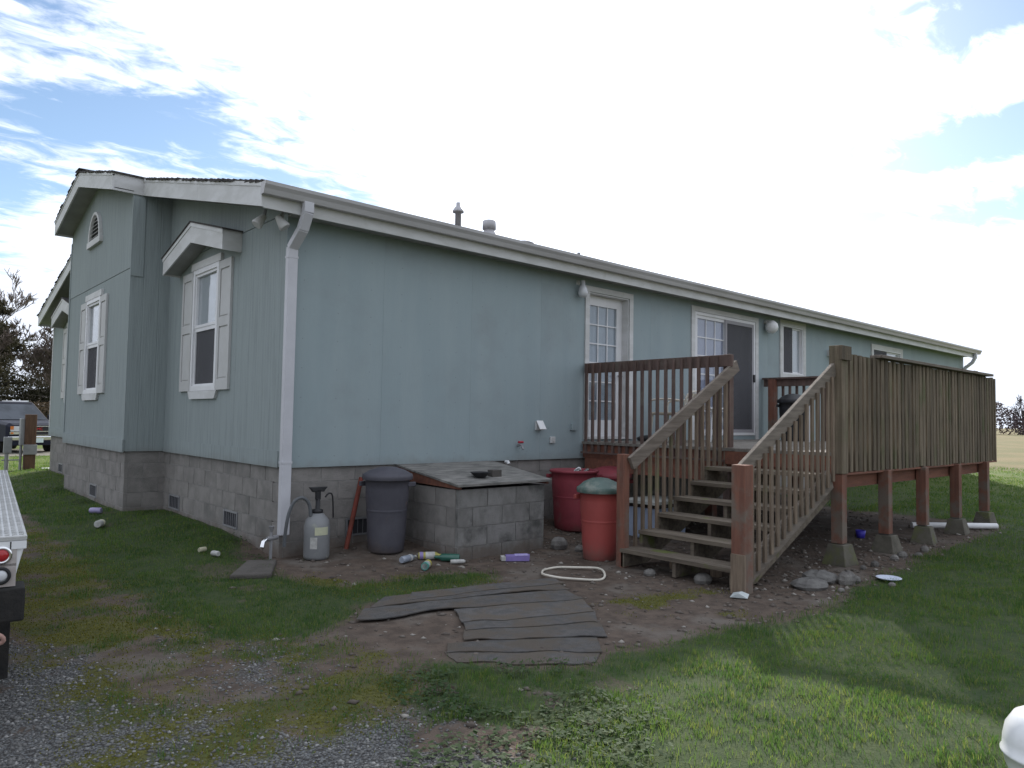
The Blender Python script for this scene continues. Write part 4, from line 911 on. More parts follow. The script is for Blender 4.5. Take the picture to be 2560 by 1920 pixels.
# oval trim ring
hoop = []
for i in range(40):
    t = 2*math.pi*i/40; a = .30*math.copysign(abs(math.cos(t))**.55, math.cos(t)); b = .245*math.copysign(abs(math.sin(t))**.7, math.sin(t))
    ca_, sa_ = math.cos(-.80), math.sin(-.80); X_, Y_ = 1.95+a*ca_-b*sa_, -2.30+a*sa_+b*ca_
    hoop.append((X_, Y_, gzf(X_, Y_)+.022+.012*math.sin(t*2)))
tag(obj('trim_ring', MB().tube(hoop+[hoop[0]], .011, 8, cap=False), CREAM), 'cream oval ring lying on the dirt in front of the stairs', 'ring')
z = gzf(4.19, -4.33); tag(obj('lid_disc', MB().lathe((4.19, -4.33, z+.018), [(0, 0), (.09, 0), (.115, .014), (.11, .018), (.085, .006), (0, .006)], 22), mat('pale_blue_white', (.55, .60, .72), None, .5)), 'pale round plastic lid lying at the lawn edge', 'lid')
z = gzf(8.8, -3.5); tag(obj('white_pipe', MB().tube([(8.25, -3.10, gzf(8.25, -3.1)+.05), (9.20, -3.92, gzf(9.2, -3.92)+.05)], .042, 12), WHITEP), 'white plastic pipe lying on the dirt beside the far pier blocks', 'pipe')
z = gzf(6.6, -3.1); tag(obj('plastic_cup', MB().lathe((6.75, -3.0, z), [(0, 0), (.05, 0), (.065, .10), (.06, .10), (.045, .01), (0, .01)], 14), mat('blue_plastic', (.06, .05, .42), None, .4)), 'small blue plastic cup on the dirt under the deck', 'cup')
z = gzf(2.42, -3.78); tag(obj('crumpled_wrapper', MB().add([(2.36, -3.74, z+.012), (2.44, -3.86, z+.01), (2.52, -3.83, z+.03), (2.45, -3.72, z+.035), (2.40, -3.80, z+.05), (2.47, -3.79, z+.055)], [(0,1,4),(1,2,5),(1,5,4),(2,3,5),(3,0,4),(3,4,5)]), mat('foil_wrapper', (.5, .54, .54), (.4, .44, .44), .4, 20.0)), 'crumpled pale wrapper at the foot of the outer stair newel', 'wrapper')
lying('drink_can', 'purple drink can lying in the grass by the house side', 'can', -.80, 4.0, 2.4, .15, .04, mat('lilac_can', (.32, .29, .48), (.25, .22, .38), .35, spec=.6), (), False)
lying('bottle', 'small white bottle lying in the grass near the purple can', 'bottle', -.92, 3.2, 1.0, .16, .045, LABELW, ((.1, .3, mat('cream_label', (.7, .68, .5), None, .6)),), False)
lying('cup', 'white paper cup lying in the grass left of the splash block', 'cup', -.47, .42, 1.9, .09, .028, LABELW, (), False)
lying('cup', 'yellowish crushed cup lying beside the white one in the grass', 'cup', -.52, .66, .4, .08, .026, mat('cream_paper', (.44, .42, .30), None, .6), (), False)
z = gzf(.25, 13.4); tag(obj('paper_scrap', MB().add([(.02, 13.4, z+.05), (.42, 13.3, z+.04), (.48, 13.62, z+.07), (.08, 13.66, z+.06)], [(0,1,2,3)]), WHITEP), 'white paper scrap on the sunlit lawn behind the house corner', 'paper')
# splash block
z = gzf(-.5, -.42)
sb = MB(); sb.prism([(-.72, -.62, z-.02), (-.40, -.78, z-.02), (-.10, -.22, z-.01), (-.34, -.08, z-.01)], (0, 0, .05)); tag(obj('splash_block', sb, mat('splash_concrete', (.105, .095, .085), (.078, .07, .062), .95, 8.0, .5, 80), bevel=.015), 'flat grey splash slab on the dirt below the downspout', 'splash block')
# rocks
def rock(x, y, s, label, flat=.55, m=ROCK, zoff=0.0):
    n1, n2 = 9, 6; mb = MB(); vs = []; ph = rnd.uniform(0, 9); z = gzf(x, y)
    for i in range(n2+1):
        t = math.pi*i/n2
        for k in range(n1):
            a = 2*math.pi*k/n1; r_ = s*(.8+.38*float(fbm(np.array([math.cos(a)*1.4+ph+x]), np.array([math.sin(a)*1.4+t+y]), 3, 4)[0]))
            vs.append((x+r_*math.sin(t)*math.cos(a), y+r_*math.sin(t)*math.sin(a)*.8, z+s*flat*.55+r_*flat*math.cos(t)+zoff))
    mb.add(vs, [(i*n1+k, i*n1+(k+1) % n1, (i+1)*n1+(k+1) % n1, (i+1)*n1+k) for i in range(n2) for k in range(n1)], False)
    return tag(obj('rock', mb, m), label, 'rock', 'loose rocks around the stairs and deck')
GREYR = mat('grey_rock', (.16, .155, .145), (.11, .105, .10), .95, 7.0, .5, 50)
for a in ((3.62, -3.92, .20, 'broad flat grey rock beside the outer stair skirt', .35), (3.30, -3.98, .19, 'flat dark rock nearest the outer newel beside the stairs', .3), (3.75, -4.12, .10, 'pale pointed rock at the end of the flat rock', .8), (3.87, -4.15, .065, 'small cream rock beside the pale pointed one', .7),
          (2.85, -1.22, .11, 'squarish grey stone between the box and the orange can', .8), (2.70, -3.25, .10, 'pale rock under the lowest stair tread', .6), (2.55, -2.75, .07, 'small rock under the bottom tread nearer the inner newel', .6), (2.95, -1.45, .07, 'small pale stone behind the orange can', .7),
          (5.35, -3.95, .055, 'pale pebble between the first two piers', .7), (5.62, -3.93, .065, 'largest pale pebble beside the second pier', .7), (5.85, -4.02, .05, 'pebble in front of the second pier', .7), (6.25, -3.95, .06, 'whitish pebble right of the second pier', .8), (3.95, -4.45, .04, 'lone pale pebble out on the bare dirt', .7), (3.35, -4.25, .035, 'small white pebble in front of the flat rocks', .7), (4.75, -3.98, .05, 'white stone on the dirt before the first pier', .8), (4.50, -3.96, .035, 'tiny stone left of the first pier', .8)):
    rock(*a, m=ROCK if a[2] < .12 else GREYR)
# shingle strips laid on the ground
def strip(bl, br, frr, fl, lift, label, wav, k):
    nu, nv = 36, 4; top = []; 
    for i in range(nu+1):
        u = i/nu
        for j in range(nv+1):
            v = j/nv
            b = Vector(bl).lerp(Vector(br), u); c = Vector(fl).lerp(Vector(frr), u)
            p = b.lerp(c, v); off = wav*(float(vnoise(np.array([u*5+k*3.1]), np.array([k*1.7]), 3)[0])-.5)*(.35+v)
            dv = (c-b).normalized(); p = p+dv*off
            e = (vnoise(np.array([u*26+k]), np.array([j*3.0+k]), 8)[0]-.5)*.022*(1 if i in (0, nu) else .35)
            z = gzf(p.x, p.y)+lift+.009*v*v*float(vnoise(np.array([u*6+k*2]), np.array([v*1.5]), 6)[0])**1.5+.004
            top.append((p.x+e, p.y+e*.5, z))
    nn = (nu+1)*(nv+1); bot = [(a, b, c-.008) for a, b, c in top]; mb = MB(); fs = []
    I = lambda i, j: i*(nv+1)+j
    for i in range(nu):
        for j in range(nv): fs.append((I(i, j), I(i+1, j), I(i+1, j+1), I(i, j+1))); fs.append((nn+I(i, j), nn+I(i, j+1), nn+I(i+1, j+1), nn+I(i+1, j)))
        fs.append((I(i, nv), I(i+1, nv), nn+I(i+1, nv), nn+I(i, nv))); fs.append((I(i+1, 0), I(i, 0), nn+I(i, 0), nn+I(i+1, 0)))
    for j in range(nv): fs.append((I(0, j), I(0, j+1), nn+I(0, j+1), nn+I(0, j))); fs.append((I(nu, j+1), I(nu, j), nn+I(nu, j), nn+I(nu, j+1)))
    mb.add(top+bot, fs); tag(obj('shingle_strip', mb, SHGR), label, 'roofing strip', 'old roofing strips laid on the ground')
S = 'old grey roofing strip on the dirt, '
strip((.25, -2.06), (1.60, -2.38), (1.55, -2.60), (.10, -2.24), .030, S+'furthest one nearest the moss and box', .05, 1)
strip((.01, -2.03), (1.51, -2.49), (1.43, -2.74), (-.26, -2.25), .026, S+'second from the back with a lifted edge', .08, 2)
strip((-.29, -2.22), (1.38, -2.72), (1.28, -3.02), (-.50, -2.46), .022, S+'longest one reaching furthest left', .10, 3)
strip((.23, -2.68), (1.32, -2.98), (1.05, -3.36), (.06, -3.00), .018, S+'middle broad one of the patch', .06, 4)
strip((.10, -2.95), (1.10, -3.33), (.86, -3.58), (-.04, -3.16), .014, S+'fourth from the lawn below the broad one', .05, 5)
strip((-.02, -3.12), (.92, -3.54), (.68, -3.82), (-.18, -3.32), .010, S+'third from the lawn with a dark front edge', .07, 6)
strip((-.29, -3.28), (.60, -3.80), (.40, -4.02), (-.40, -3.44), .006, S+'second from the lawn, below the dark edge', .05, 7)
strip((-.40, -3.40), (.44, -3.98), (.20, -4.14), (-.46, -3.62), .002, S+'nearest the lawn in front', .07, 8)

# ------------------------------------------------------------------ things on and under the deck
cx, cy = 5.75, -.75
ch = thing('patio_chair', 'tan patio chair with crossed lattice back behind the left deck rail', 'chair', (cx, cy, DZ), rotz=.15, local=True)
TAN = mat('tan_strap', (.40, .355, .28), (.33, .29, .23), .7, 8.0)
for a, b in ((-.27, -.27), (.27, -.27), (-.27, .27), (.27, .27)): obj('leg', MB().tube([(a, b, 0), (a*.9, b*.9, .40)], .014, 8), CREAM, ch)
obj('seat', MB().box((-.28, -.28, .40), (.28, .28, .44)), TAN, ch, bevel=.012)
bk = MB(); arc_ = [(-.27, -.27, .40), (-.30, -.30, .55), (-.26, -.32, .68), (-.15, -.33, .735), (.0, -.335, .745), (.15, -.33, .735), (.26, -.32, .68), (.30, -.30, .55), (.27, -.27, .40)]
obj('back_frame', MB().tube(smoothpts(arc_, 4), .014, 8), CREAM, ch)
obj('back_panel', MB().prism([(-.24, -.31, .44), (.24, -.31, .44), (.25, -.325, .66), (.13, -.33, .72), (-.13, -.33, .72), (-.25, -.325, .66)], (0, .006, 0)), TAN, ch)
la = MB()
for i in range(-3, 4): la.bar((i*.11-.11, -.338, .46), (i*.11+.11, -.342, .70), .008, .006).bar((i*.11+.11, -.345, .46), (i*.11-.11, -.349, .70), .008, .006)
obj('lattice', la, CREAM, ch)
for s in (-1, 1): obj('armrest', MB().tube(smoothpts([(s*.28, -.28, .60), (s*.31, .0, .63), (s*.29, .26, .60), (s*.27, .27, .42)], 4), .016, 8), CREAM, ch)
ch2 = thing('patio_table', 'small white legged patio table beside the tan chair on the deck', 'table', (6.75, -.75, DZ))
obj('table_top', MB().lathe((6.75, -.75, DZ), [(0, .50), (.28, .50), (.29, .515), (.28, .53), (0, .53)], 20), WHITEP, ch2)
for a in (0.4, 1.97, 3.54, 5.1): obj('leg', MB().tube([(6.75+.22*math.cos(a), -.75+.22*math.sin(a), DZ), (6.75+.1*math.cos(a), -.75+.1*math.sin(a), DZ+.5)], .012, 6), WHITEP, ch2)
tag(obj('black_pan', MB().lathe((5.6, -.35, DZ), [(0, .0), (.12, 0), (.15, .02), (.16, .05), (.15, .06), (.10, .085), (0, .095)], 18), BLACKP), 'round black covered pan on the deck floor by the left rail', 'pan')
wp = thing('white_post', 'short white capped post beside the black trash can on the deck', 'post', (8.55, -1.45, DZ))
obj('shaft', MB().tube([(8.55, -1.45, DZ), (8.55, -1.45, DZ+.78)], .035, 10), WHITEP, wp); obj('cap', MB().lathe((8.55, -1.45, DZ+.78), [(0, -.005), (.06, 0), (.065, .02), (.03, .045), (0, .05)], 12), WHITEP, wp)
tz0 = gzf(4.6, -1.3)
tt = thing('storage_tote', 'pale blue storage tote with black lid under the deck behind the stairs', 'tote', (4.6, -1.25, tz0))
obj('body', MB().prism([(4.27, -1.52, tz0), (4.91, -1.52, tz0), (4.94, -1.54, tz0+.40), (4.24, -1.54, tz0+.40)], (0, .46, 0)), PALEB, tt, bevel=.02)
ribs = MB()
for k in range(4): ribs.box((4.36+k*.15, -1.55, tz0+.04), (4.372+k*.15, -1.545, tz0+.38))
for k in range(2): ribs.box((4.29, -1.5505, tz0+.13+k*.13), (4.89, -1.5455, tz0+.14+k*.13))
obj('ribs', ribs, PALEB, tt)
obj('lid', MB().box((4.21, -1.58, tz0+.401), (4.97, -1.05, tz0+.45)), BLACKP, tt, bevel=.015)
tag(obj('foam_board', MB().box((4.15, -1.60, tz0+.452), (5.00, -1.04, tz0+.49)), mat('pale_board', (.42, .43, .40), (.34, .35, .33), .8, 5.0)), 'pale foam board lying on the storage tote lid', 'board')

# ------------------------------------------------------------------ white dome at lower right
dz0 = gzf(.52, -6.37)
dm = thing('white_dome', 'white rounded dome-shaped object at the lower right edge of the lawn', 'rounded object', (.525, -6.372, dz0))  # domed stand-in for a white rounded object, likely a vehicle mirror
obj('shell', MB().lathe((.525, -6.372, dz0), [(0, .0), (.12, .0), (.15, .03), (.168, .08), (.176, .118), (.183, .122), (.185, .132), (.178, .138), (.176, .18), (.165, .235), (.135, .285), (.085, .315), (.04, .325), (0, .327)], 40), CARW, dm)
obj('collar', MB().lathe((.525, -6.372, dz0), [(.12, .0), (.14, .0), (.14, .012), (.12, .012)], 24), CARW, dm)

# ------------------------------------------------------------------ white utility truck bed at the left edge
TRX, TRY = -2.617, -3.092
tr = thing('utility_truck_bed', 'white utility truck bed with diamond plate rail and round red tail light at the left edge', 'truck bed', (TRX, TRY, 0), rotz=R(-6), local=True)  # rear of a utility truck; its out-of-view cab is left unbuilt
# local frame: +y forward (away), rear face at y=0, right side at x=0
g0 = gzf(TRX-.3, TRY+1)
zt0, bz, LEN = .905, .70, 4.6
obj('bed', MB().prism([(0, .0, zt0), (-.045, .0, bz), (-1.85, .0, bz), (-1.90, .0, zt0)], (0, LEN, 0)), CARW, tr, bevel=.008)
for s, x0, x1 in ((0, -.15, .004), (1, -1.904, -1.75)):
    o = obj('top_rail', MB().box((x0, -.004, zt0+.001), (x1, LEN+.004, zt0+.026)), DIAM, tr, bevel=.006)
    tre = MB()
    for i in range(150 if s == 0 else 60):
        for k in range(5):
            a = x0+.02+k*.028; b = .012+i*.0305; s_ = 1 if (i+k) % 2 else -1
            tre.bar((a-.008, b-.008*s_, zt0+.0275), (a+.008, b+.008*s_, zt0+.0275), .005, .004)
    o2 = obj('tread_plate', tre, DIAM, o); o2['kind'] = 'stuff'
obj('bed_floor', MB().box((-1.75, .01, zt0+.001), (-.15, LEN, zt0+.006)), CARW, tr)
obj('rear_cap', MB().box((-.17, -.010, zt0-.035), (.002, .0, zt0+.001)), CARW, tr)
obj('edge_seam', MB().box((-.062, -.0115, zt0-.034), (-.057, -.0101, zt0)), BLACKP, tr)
for zc, m_, rr in ((.845, REDL, .031), (.752, CLEARL, .030)):
    o = obj('light_plate', MB().box((-.135, -.006, zc-.052), (-.034, -.0005, zc+.052)), mat('light_plate_paint', (.50, .47, .45), (.36, .32, .30), .6, 8.0), tr)
    prof = [(rr+.010, 0), (rr+.010, .010), (rr, .013), (rr-.004, .008)]
    def ringm(prof, c):
        mb = MB(); vs = []; n = 24
        for r_, d in prof:
            for k in range(n): t = 2*math.pi*k/n; vs.append((c[0]+r_*math.cos(t), c[1]-d, c[2]+r_*math.sin(t)))
        return mb.add(vs, [(i*n+k, i*n+(k+1) % n, (i+1)*n+(k+1) % n, (i+1)*n+k) for i in range(len(prof)-1) for k in range(n)], True)
    c = (-.092, -.006, zc)
    obj('light_bezel', ringm(prof, c), CHROME if zc > .8 else BLACKP, o); obj('tail_light', ringm([(rr-.004, 0), (rr-.004, .010), (rr*.5, .015), (0, .016)], c), m_, o)
obj('bumper', MB().box((-1.8, -.03, .54), (.005, .14, .695)), TYRE, tr, bevel=.01)
obj('mudflap', MB().box((-.34, .55, g0+.10), (-.03, .565, .69)), TYRE, tr)
wz = .33+g0-.01
for xw in (-.05, -1.58): obj('wheel', MB().tube([(xw, .98, wz), (xw-.03, .98, wz), (xw-.22, .98, wz), (xw-.25, .98, wz)], [.28, .33, .33, .28], 28), TYRE, tr)
obj('tow_shackle', MB().tube(smoothpts([(-.20, -.03, .50), (-.18, -.06, .51), (-.09, -.07, .50), (-.075, -.07, .465), (-.16, -.06, .455), (-.20, -.03, .46)], 4), .010, 8), mat('rusty_pink', (.42, .26, .22), (.3, .18, .15), .6, 20.0), tr)
obj('shackle_mount', MB().box((-.22, -.03, .45), (-.18, .05, .54)), TYRE, tr)

# ------------------------------------------------------------------ utility post and riser
pz = gzf(-.2, 13.7)
px_, py_ = -.20, 13.60
up_ = thing('utility_post', 'thick brown wooden utility post with grey meter boxes behind the house corner', 'utility post', (px_, py_, pz))
PB = mat('post_brown', (.13, .075, .048), (.085, .05, .035), .9, 4.0, .4, 40, (6, 6, .5))
obj('timber', MB().box((px_-.115, py_-.09, pz-.05), (px_+.115, py_+.09, pz+1.36)), PB, up_, bevel=.01)
obj('meter_box', MB().box((px_-.20, py_-.02, pz+.62), (px_-.117, py_+.20, pz+1.26)), STEELG, up_, bevel=.008)
obj('meter_box', MB().box((px_-.145, py_-.13, pz+.40), (px_+.135, py_-.092, pz+.64)), STEELG, up_, bevel=.008)
obj('conduit', MB().tube([(px_-.17, py_+.05, pz-.03), (px_-.17, py_+.05, pz+.62)], .03, 8), STEELG, up_)
rs = thing('service_riser', 'grey pipe with a small service box left of the brown post', 'service riser', (px_-.45, py_, pz))
obj('pipe', MB().tube([(px_-.45, py_, pz-.05), (px_-.45, py_, pz+.46)], .045, 10), STEELG, rs); obj('service_box', MB().box((px_-.52, py_-.06, pz+.44), (px_-.36, py_+.06, pz+.82)), STEELG, rs, bevel=.008)
obj('bracket', MB().box((px_-.55, py_-.02, pz+.26), (px_-.20, py_+.02, pz+.29)), STEELG, rs)

# ------------------------------------------------------------------ parked SUV
suv = thing('parked_suv', 'dark blue SUV with chrome bumper parked beyond the lawn at left', 'car', (1.52, 23.8, 0), rotz=R(16), local=True)
# local: front at y=0 facing -y, centre x=0
def loft(secs, m, name, parent, bevel=0.0):
    mb = MB(); n = len(secs[0]); vs = [p for s_ in secs for p in s_]
    fs = [(i*n+k, i*n+(k+1) % n, (i+1)*n+(k+1) % n, (i+1)*n+k) for i in range(len(secs)-1) for k in range(n)]
    mb.add(vs, fs+[tuple(range(n)), tuple(range((len(secs)-1)*n, len(secs)*n))]); return obj(name, mb, m, parent, bevel=bevel)
def sec(y, hw, z0, z1, r_=.08): return [(-hw, y, z0), (-hw, y, z1-r_), (-hw+r_*1.4, y, z1), (hw-r_*1.4, y, z1), (hw, y, z1-r_), (hw, y, z0)]
loft([sec(.06, .90, .46, 1.02), sec(.20, .97, .44, 1.10), sec(.7, 1.0, .42, 1.15), sec(1.35, 1.0, .40, 1.20), sec(4.9, 1.0, .42, 1.20), sec(5.1, .96, .48, 1.16)], CARB, 'body', suv, .02)
cab = loft([[(-.93, 1.25, 1.18), (-.72, 2.0, 1.80), (.72, 2.0, 1.80), (.93, 1.25, 1.18)], [(-.94, 1.7, 1.19), (-.73, 2.15, 1.86), (.73, 2.15, 1.86), (.94, 1.7, 1.19)], [(-.94, 4.7, 1.19), (-.75, 4.5, 1.88), (.75, 4.5, 1.88), (.94, 4.7, 1.19)], [(-.92, 5.05, 1.18), (-.70, 4.8, 1.8), (.70, 4.8, 1.8), (.92, 5.05, 1.18)]], CARB, 'cabin', suv, .02)
CG = mat('car_glass', (.045, .055, .07), (.02, .026, .034), .22, 1.5, spec=.3)
obj('windshield', MB().add([(-.84, 1.235, 1.215), (.84, 1.235, 1.215), (.66, 1.955, 1.785), (-.66, 1.955, 1.785)], [(0,1,2,3)]), CG, suv)
obj('roof_rail', MB().box((-.62, 2.2, 1.885), (-.58, 4.3, 1.93)), CHROME, suv); obj('roof_rail', MB().box((.58, 2.2, 1.885), (.62, 4.3, 1.93)), CHROME, suv)
obj('roof_band', MB().prism([(-.66, 1.99, 1.80), (.66, 1.99, 1.80), (.66, 2.05, 1.86), (-.66, 2.05, 1.86)], (0, .06, .02)), CARB, suv)
gr_ = obj('grille', MB().box((-.50, .02, .66), (.50, .06, 1.0)), BLACKP, suv)
for z in (.985, .80, .66): obj('grille_bar', MB().box((-.52, -.005, z-.012), (.52, .018, z+.012)), CHROME, gr_)
for s in (-1, 1):
    h = obj('headlight', MB().box((s*.54, .02, .80), (s*.88, .07, .98)), CLEARL, suv, bevel=.01)
    obj('turn_signal', MB().box((s*.80, .0, .87), (s*.90, .019, .985)), AMBER, h)
    obj('lower_lamp', MB().box((s*.54, .02, .70), (s*.90, .07, .785)), CHROME, suv); obj('fog_lamp', MB().box((s*.80, .0, .715), (s*.88, .019, .77)), AMBER, suv)
    obj('mirror', MB().box((s*1.0, 1.45, 1.20), (s*1.20, 1.56, 1.40)), CARB, suv, bevel=.03)
    for yy in (.95, 4.05):
        wl_ = obj('wheel', MB().tube([(s*.74, yy, .36), (s*.76, yy, .36), (s*.97, yy, .36), (s*1.0, yy, .36)], [.30, .37, .37, .30], 24), TYRE, suv); obj('rim', MB().tube([(s*.985, yy, .36), (s*1.003, yy, .36)], [.23, .21], 16), CHROME, wl_)
obj('bumper', MB().box((-.95, -.05, .48), (.95, .10, .63)), CHROME, suv, bevel=.03)
obj('lower_bumper', MB().box((-.93, -.02, .30), (.93, .12, .478)), CARB, suv, bevel=.02)
obj('license_plate', MB().box((-.155, -.068, .40), (.155, -.055, .555)), mat('plate_white', (.62, .70, .66), (.5, .62, .62), .5, 30.0), suv)
fc = bpy.data.curves.new('emblem', 'FONT'); fc.body = 'GMC'; fc.size = .13; fc.align_x = 'CENTER'; fc.extrude = .004
fo = bpy.data.objects.new('emblem_tmp', fc); COL.objects.link(fo); bpy.context.view_layer.update()
em = bpy.data.meshes.new_from_object(fo.evaluated_get(bpy.context.evaluated_depsgraph_get())); bpy.data.objects.remove(fo)
em.transform(Matrix.Translation((0, -.008, .845)) @ Matrix.Rotation(R(90), 4, 'X')); em.materials.clear(); em.materials.append(mat('emblem_red', (.55, .03, .03), None, .4))
link(bpy.data.objects.new('emblem', em), suv)
# gravel drive under the car
dv = MB().add([(-14, 21.6, .03), (60, 21.6, .03), (60, 27.2, .03), (-14, 27.2, .03)], [(0,1,2,3)])
o = obj('drive', dv, mat('drive_gravel', (.17, .155, .125), (.12, .11, .09), .95, 5.0, .4, 40)); o['kind'] = 'structure'

# ------------------------------------------------------------------ trees
def tree_branches(base, h, seed, spread=.55, levels=5, r0=.16, lean=(0, 0), first=.3, kids=(3, 4), thin=.012):
    q = random.Random(seed); tr_ = MB(); br = MB()
    def grow(p, d, ln, r_, lv):
        n = 3; pts = [p]; rs_ = [r_]; c = Vector(p); dd = Vector(d)
        for i in range(n):
            dd = (dd+Vector((q.uniform(-1, 1), q.uniform(-1, 1), q.uniform(-.3, .6)))*.16).normalized(); c = c+dd*ln/n; pts.append(tuple(c)); rs_.append(max(thin*.6, r_*(1-.45*(i+1)/n)))
        (tr_ if lv == 0 else br).tube(pts, rs_, 7 if lv == 0 else (5 if lv < 2 else 3), cap=False, smooth=lv < 2)
        if lv >= levels: return
        for k in range(q.randint(*kids)+(4 if lv == 0 else 0)):
            t = q.uniform(.3 if lv else first, 1.0); i = min(n-1, int(t*n)); a = Vector(pts[i]).lerp(Vector(pts[i+1]), t*n-i)
            dd2 = (dd+Vector((q.uniform(-1, 1), q.uniform(-1, 1), q.uniform(-.25, .75)))*spread*1.5).normalized()
            grow(tuple(a), tuple(dd2), ln*q.uniform(.45, .72), max(thin, rs_[i]*.5), lv+1)
    grow(base, (lean[0], lean[1], 1), h*.5, r0, 0)
    return tr_, br
def bare_tree(x, y, h, seed, label, r0=.16, m=TWIG, levels=5, thin=.014, spread=.55, z=0.0, group=None, lean=(0, 0), first=.3):
    t = thing('bare_tree', label, 'tree', (x, y, z), group)
    a, b = tree_branches((x, y, z-.05), h, seed, spread, levels, r0, thin=thin, lean=lean, first=first)
    obj('trunk', a, BARK, t); obj('crown', b, m, t)
def conifer(x, y, h, seed, label, rad=3.2, n=5200, z=0.0):
    t = thing('conifer_tree', label, 'tree', (x, y, z)); g = np.random.default_rng(seed)
    obj('trunk', MB().tube([(x, y, z-.1), (x+.1, y, z+h*.4), (x, y+.1, z+h*.98)], [.22, .16, .03], 8), BARK, t)
    co = []; fs = []; lim = MB(); k = 0
    nl = 84
    for i in range(nl):
        f_ = (i+.5)/nl; zz = z+h*(.10+.88*f_); L_ = rad*(1-f_)**.65*g.uniform(.55, 1.1); a = g.uniform(0, 6.283)
        d = np.array([math.cos(a), math.sin(a)]); p0 = (x, y, zz); sg = g.uniform(-.45, .25); p1 = (x+d[0]*L_*.6, y+d[1]*L_*.6, zz+sg*.36*L_); p2 = (x+d[0]*L_, y+d[1]*L_, zz+sg*L_)
        lim.tube([p0, p1, p2], [.05, .03, .012], 4, cap=False)
        m_ = int(n/nl*(.5+L_/rad))
        u = g.uniform(.12, 1, m_)**.8; c = np.stack([x+d[0]*L_*u, y+d[1]*L_*u, zz+sg*L_*u*u], 1)+g.normal(0, 1, (m_, 3))*np.array([.30, .30, .22])*(1-.45*u)[:, None]*max(.5, L_/rad*1.6)
        s_ = g.uniform(.08, .24, m_)
        for q_ in range(m_):
            e1 = g.normal(0, 1, 3); e1 /= np.linalg.norm(e1); e2 = np.cross(e1, g.normal(0, 1, 3)); e2 /= np.linalg.norm(e2)
            e1[2] -= .4
            co += [c[q_]-e1*s_[q_]*.5-e2*s_[q_]*.18, c[q_]-e1*s_[q_]*.5+e2*s_[q_]*.18, c[q_]+e1*s_[q_]]; fs.append((k, k+1, k+2)); k += 3
    me_ = np_mesh('crown', np.array(co), np.array(fs)); me_.materials.append(NEEDLE); link(bpy.data.objects.new('crown', me_), t)
    obj('limbs', lim, BARK, t)
conifer(2.2, 43.0, 8.0, 5, 'dark evergreen tree behind the parked car at left', 4.2, 15000)
conifer(5.9, 45.0, 6.6, 9, 'lower evergreen nearest the house corner at left', 3.8, 12000)
bare_tree(2.9, 50, 10.4, 3, 'tall pale bare tree rising behind the dark evergreen', .20, TWIGP, 6, .024, .55)
bare_tree(4.6, 36, 6.6, 12, 'bare branching tree between the evergreen and the house corner', .13, TWIG, 6, .018, .75, first=.12)
bare_tree(.9, 40, 7.2, 21, 'bare tree at the far left edge behind the car', .15, TWIG, 6, .018, .7, first=.15)
g = np.random.default_rng(44); co = []; n = 9000
cx_ = g.uniform(-6, 14, n); hh = (1.5+.8*fbm(cx_*.5, cx_*0+2, 3, 3)); cz_ = g.uniform(0, 1, n)**.8*hh; cy_ = 39+g.normal(0, .6, n)
e1 = g.normal(0, 1, (n, 3)); e1 /= np.linalg.norm(e1, axis=1)[:, None]; e2 = np.cross(e1, g.normal(0, 1, (n, 3))); e2 /= np.linalg.norm(e2, axis=1)[:, None]; s_ = g.uniform(.1, .3, n)[:, None]
c = np.stack([cx_, cy_, cz_], 1); vv = np.stack([c-e1*s_*.5-e2*s_*.12, c-e1*s_*.5+e2*s_*.12, c+e1*s_], 1).reshape(-1, 3)
me_ = np_mesh('hedge', vv, np.arange(3*n).reshape(-1, 3)); me_.materials.append(BRUSH); tag(link(bpy.data.objects.new('hedge', me_)), 'brown brushy hedge behind the parked car', 'hedge', kind='stuff')
# neighbour's low roof beyond the hedge
nh = thing('far_house', 'low grey roofed house beyond the hedge at left', 'house', (12, 60, 0))
obj('wall', MB().box((7, 58, 0), (19, 66, 2.1)), mat('far_wall', (.30, .27, .24), None, .9), nh); obj('roof', MB().prism([(6.6, 57.6, 2.0), (6.6, 62, 3.3), (6.6, 66.4, 2.0)], (13, 0, 0)), mat('far_roof', (.27, .24, .23), (.22, .2, .19), .9, 2.0), nh)
# far right tree line
for i in range(15):
    d_ = 190+rnd.uniform(-8, 14); a_ = R(13.2-1.55*i*.55+rnd.uniform(-.2, .2)); X_, Y_ = CAM.x+d_*math.cos(a_), CAM.y+d_*math.sin(a_)
    nm = ['leftmost', 'second', 'third', 'fourth', 'fifth', 'sixth', 'seventh', 'eighth', 'ninth', 'tenth', 'eleventh', 'twelfth', 'thirteenth', 'fourteenth', 'rightmost'][i]
    bare_tree(X_, Y_, 9.5+rnd.uniform(-1.5, 2.0), 100+i, 'bare tree in the far tree line across the field, '+nm+' of the row', .20, mat('far_twig', (.10, .09, .09), (.08, .075, .08), .95, 1.0), 4, .05, .5, group='far tree line across the field')
g = np.random.default_rng(45); n = 16000
a_ = g.uniform(R(-2), R(30), n); d_ = 186+g.normal(0, 3, n); top = 1.6+5.6*np.exp(-((np.degrees(a_)-15.2)/1.5)**2)+2.2*np.clip(fbm(np.degrees(a_)*1.2, a_*0, 3, 8)*1.4-.3, 0, 1)
c = np.stack([CAM.x+d_*np.cos(a_), CAM.y+d_*np.sin(a_), g.uniform(0, 1, n)**.7*top], 1)
e1 = g.normal(0, 1, (n, 3)); e1 /= np.linalg.norm(e1, axis=1)[:, None]; e2 = np.cross(e1, g.normal(0, 1, (n, 3))); e2 /= np.linalg.norm(e2, axis=1)[:, None]; s_ = g.uniform(.3, .8, n)[:, None]
vv = np.stack([c-e1*s_*.5-e2*s_*.25, c-e1*s_*.5+e2*s_*.25, c+e1*s_], 1).reshape(-1, 3)
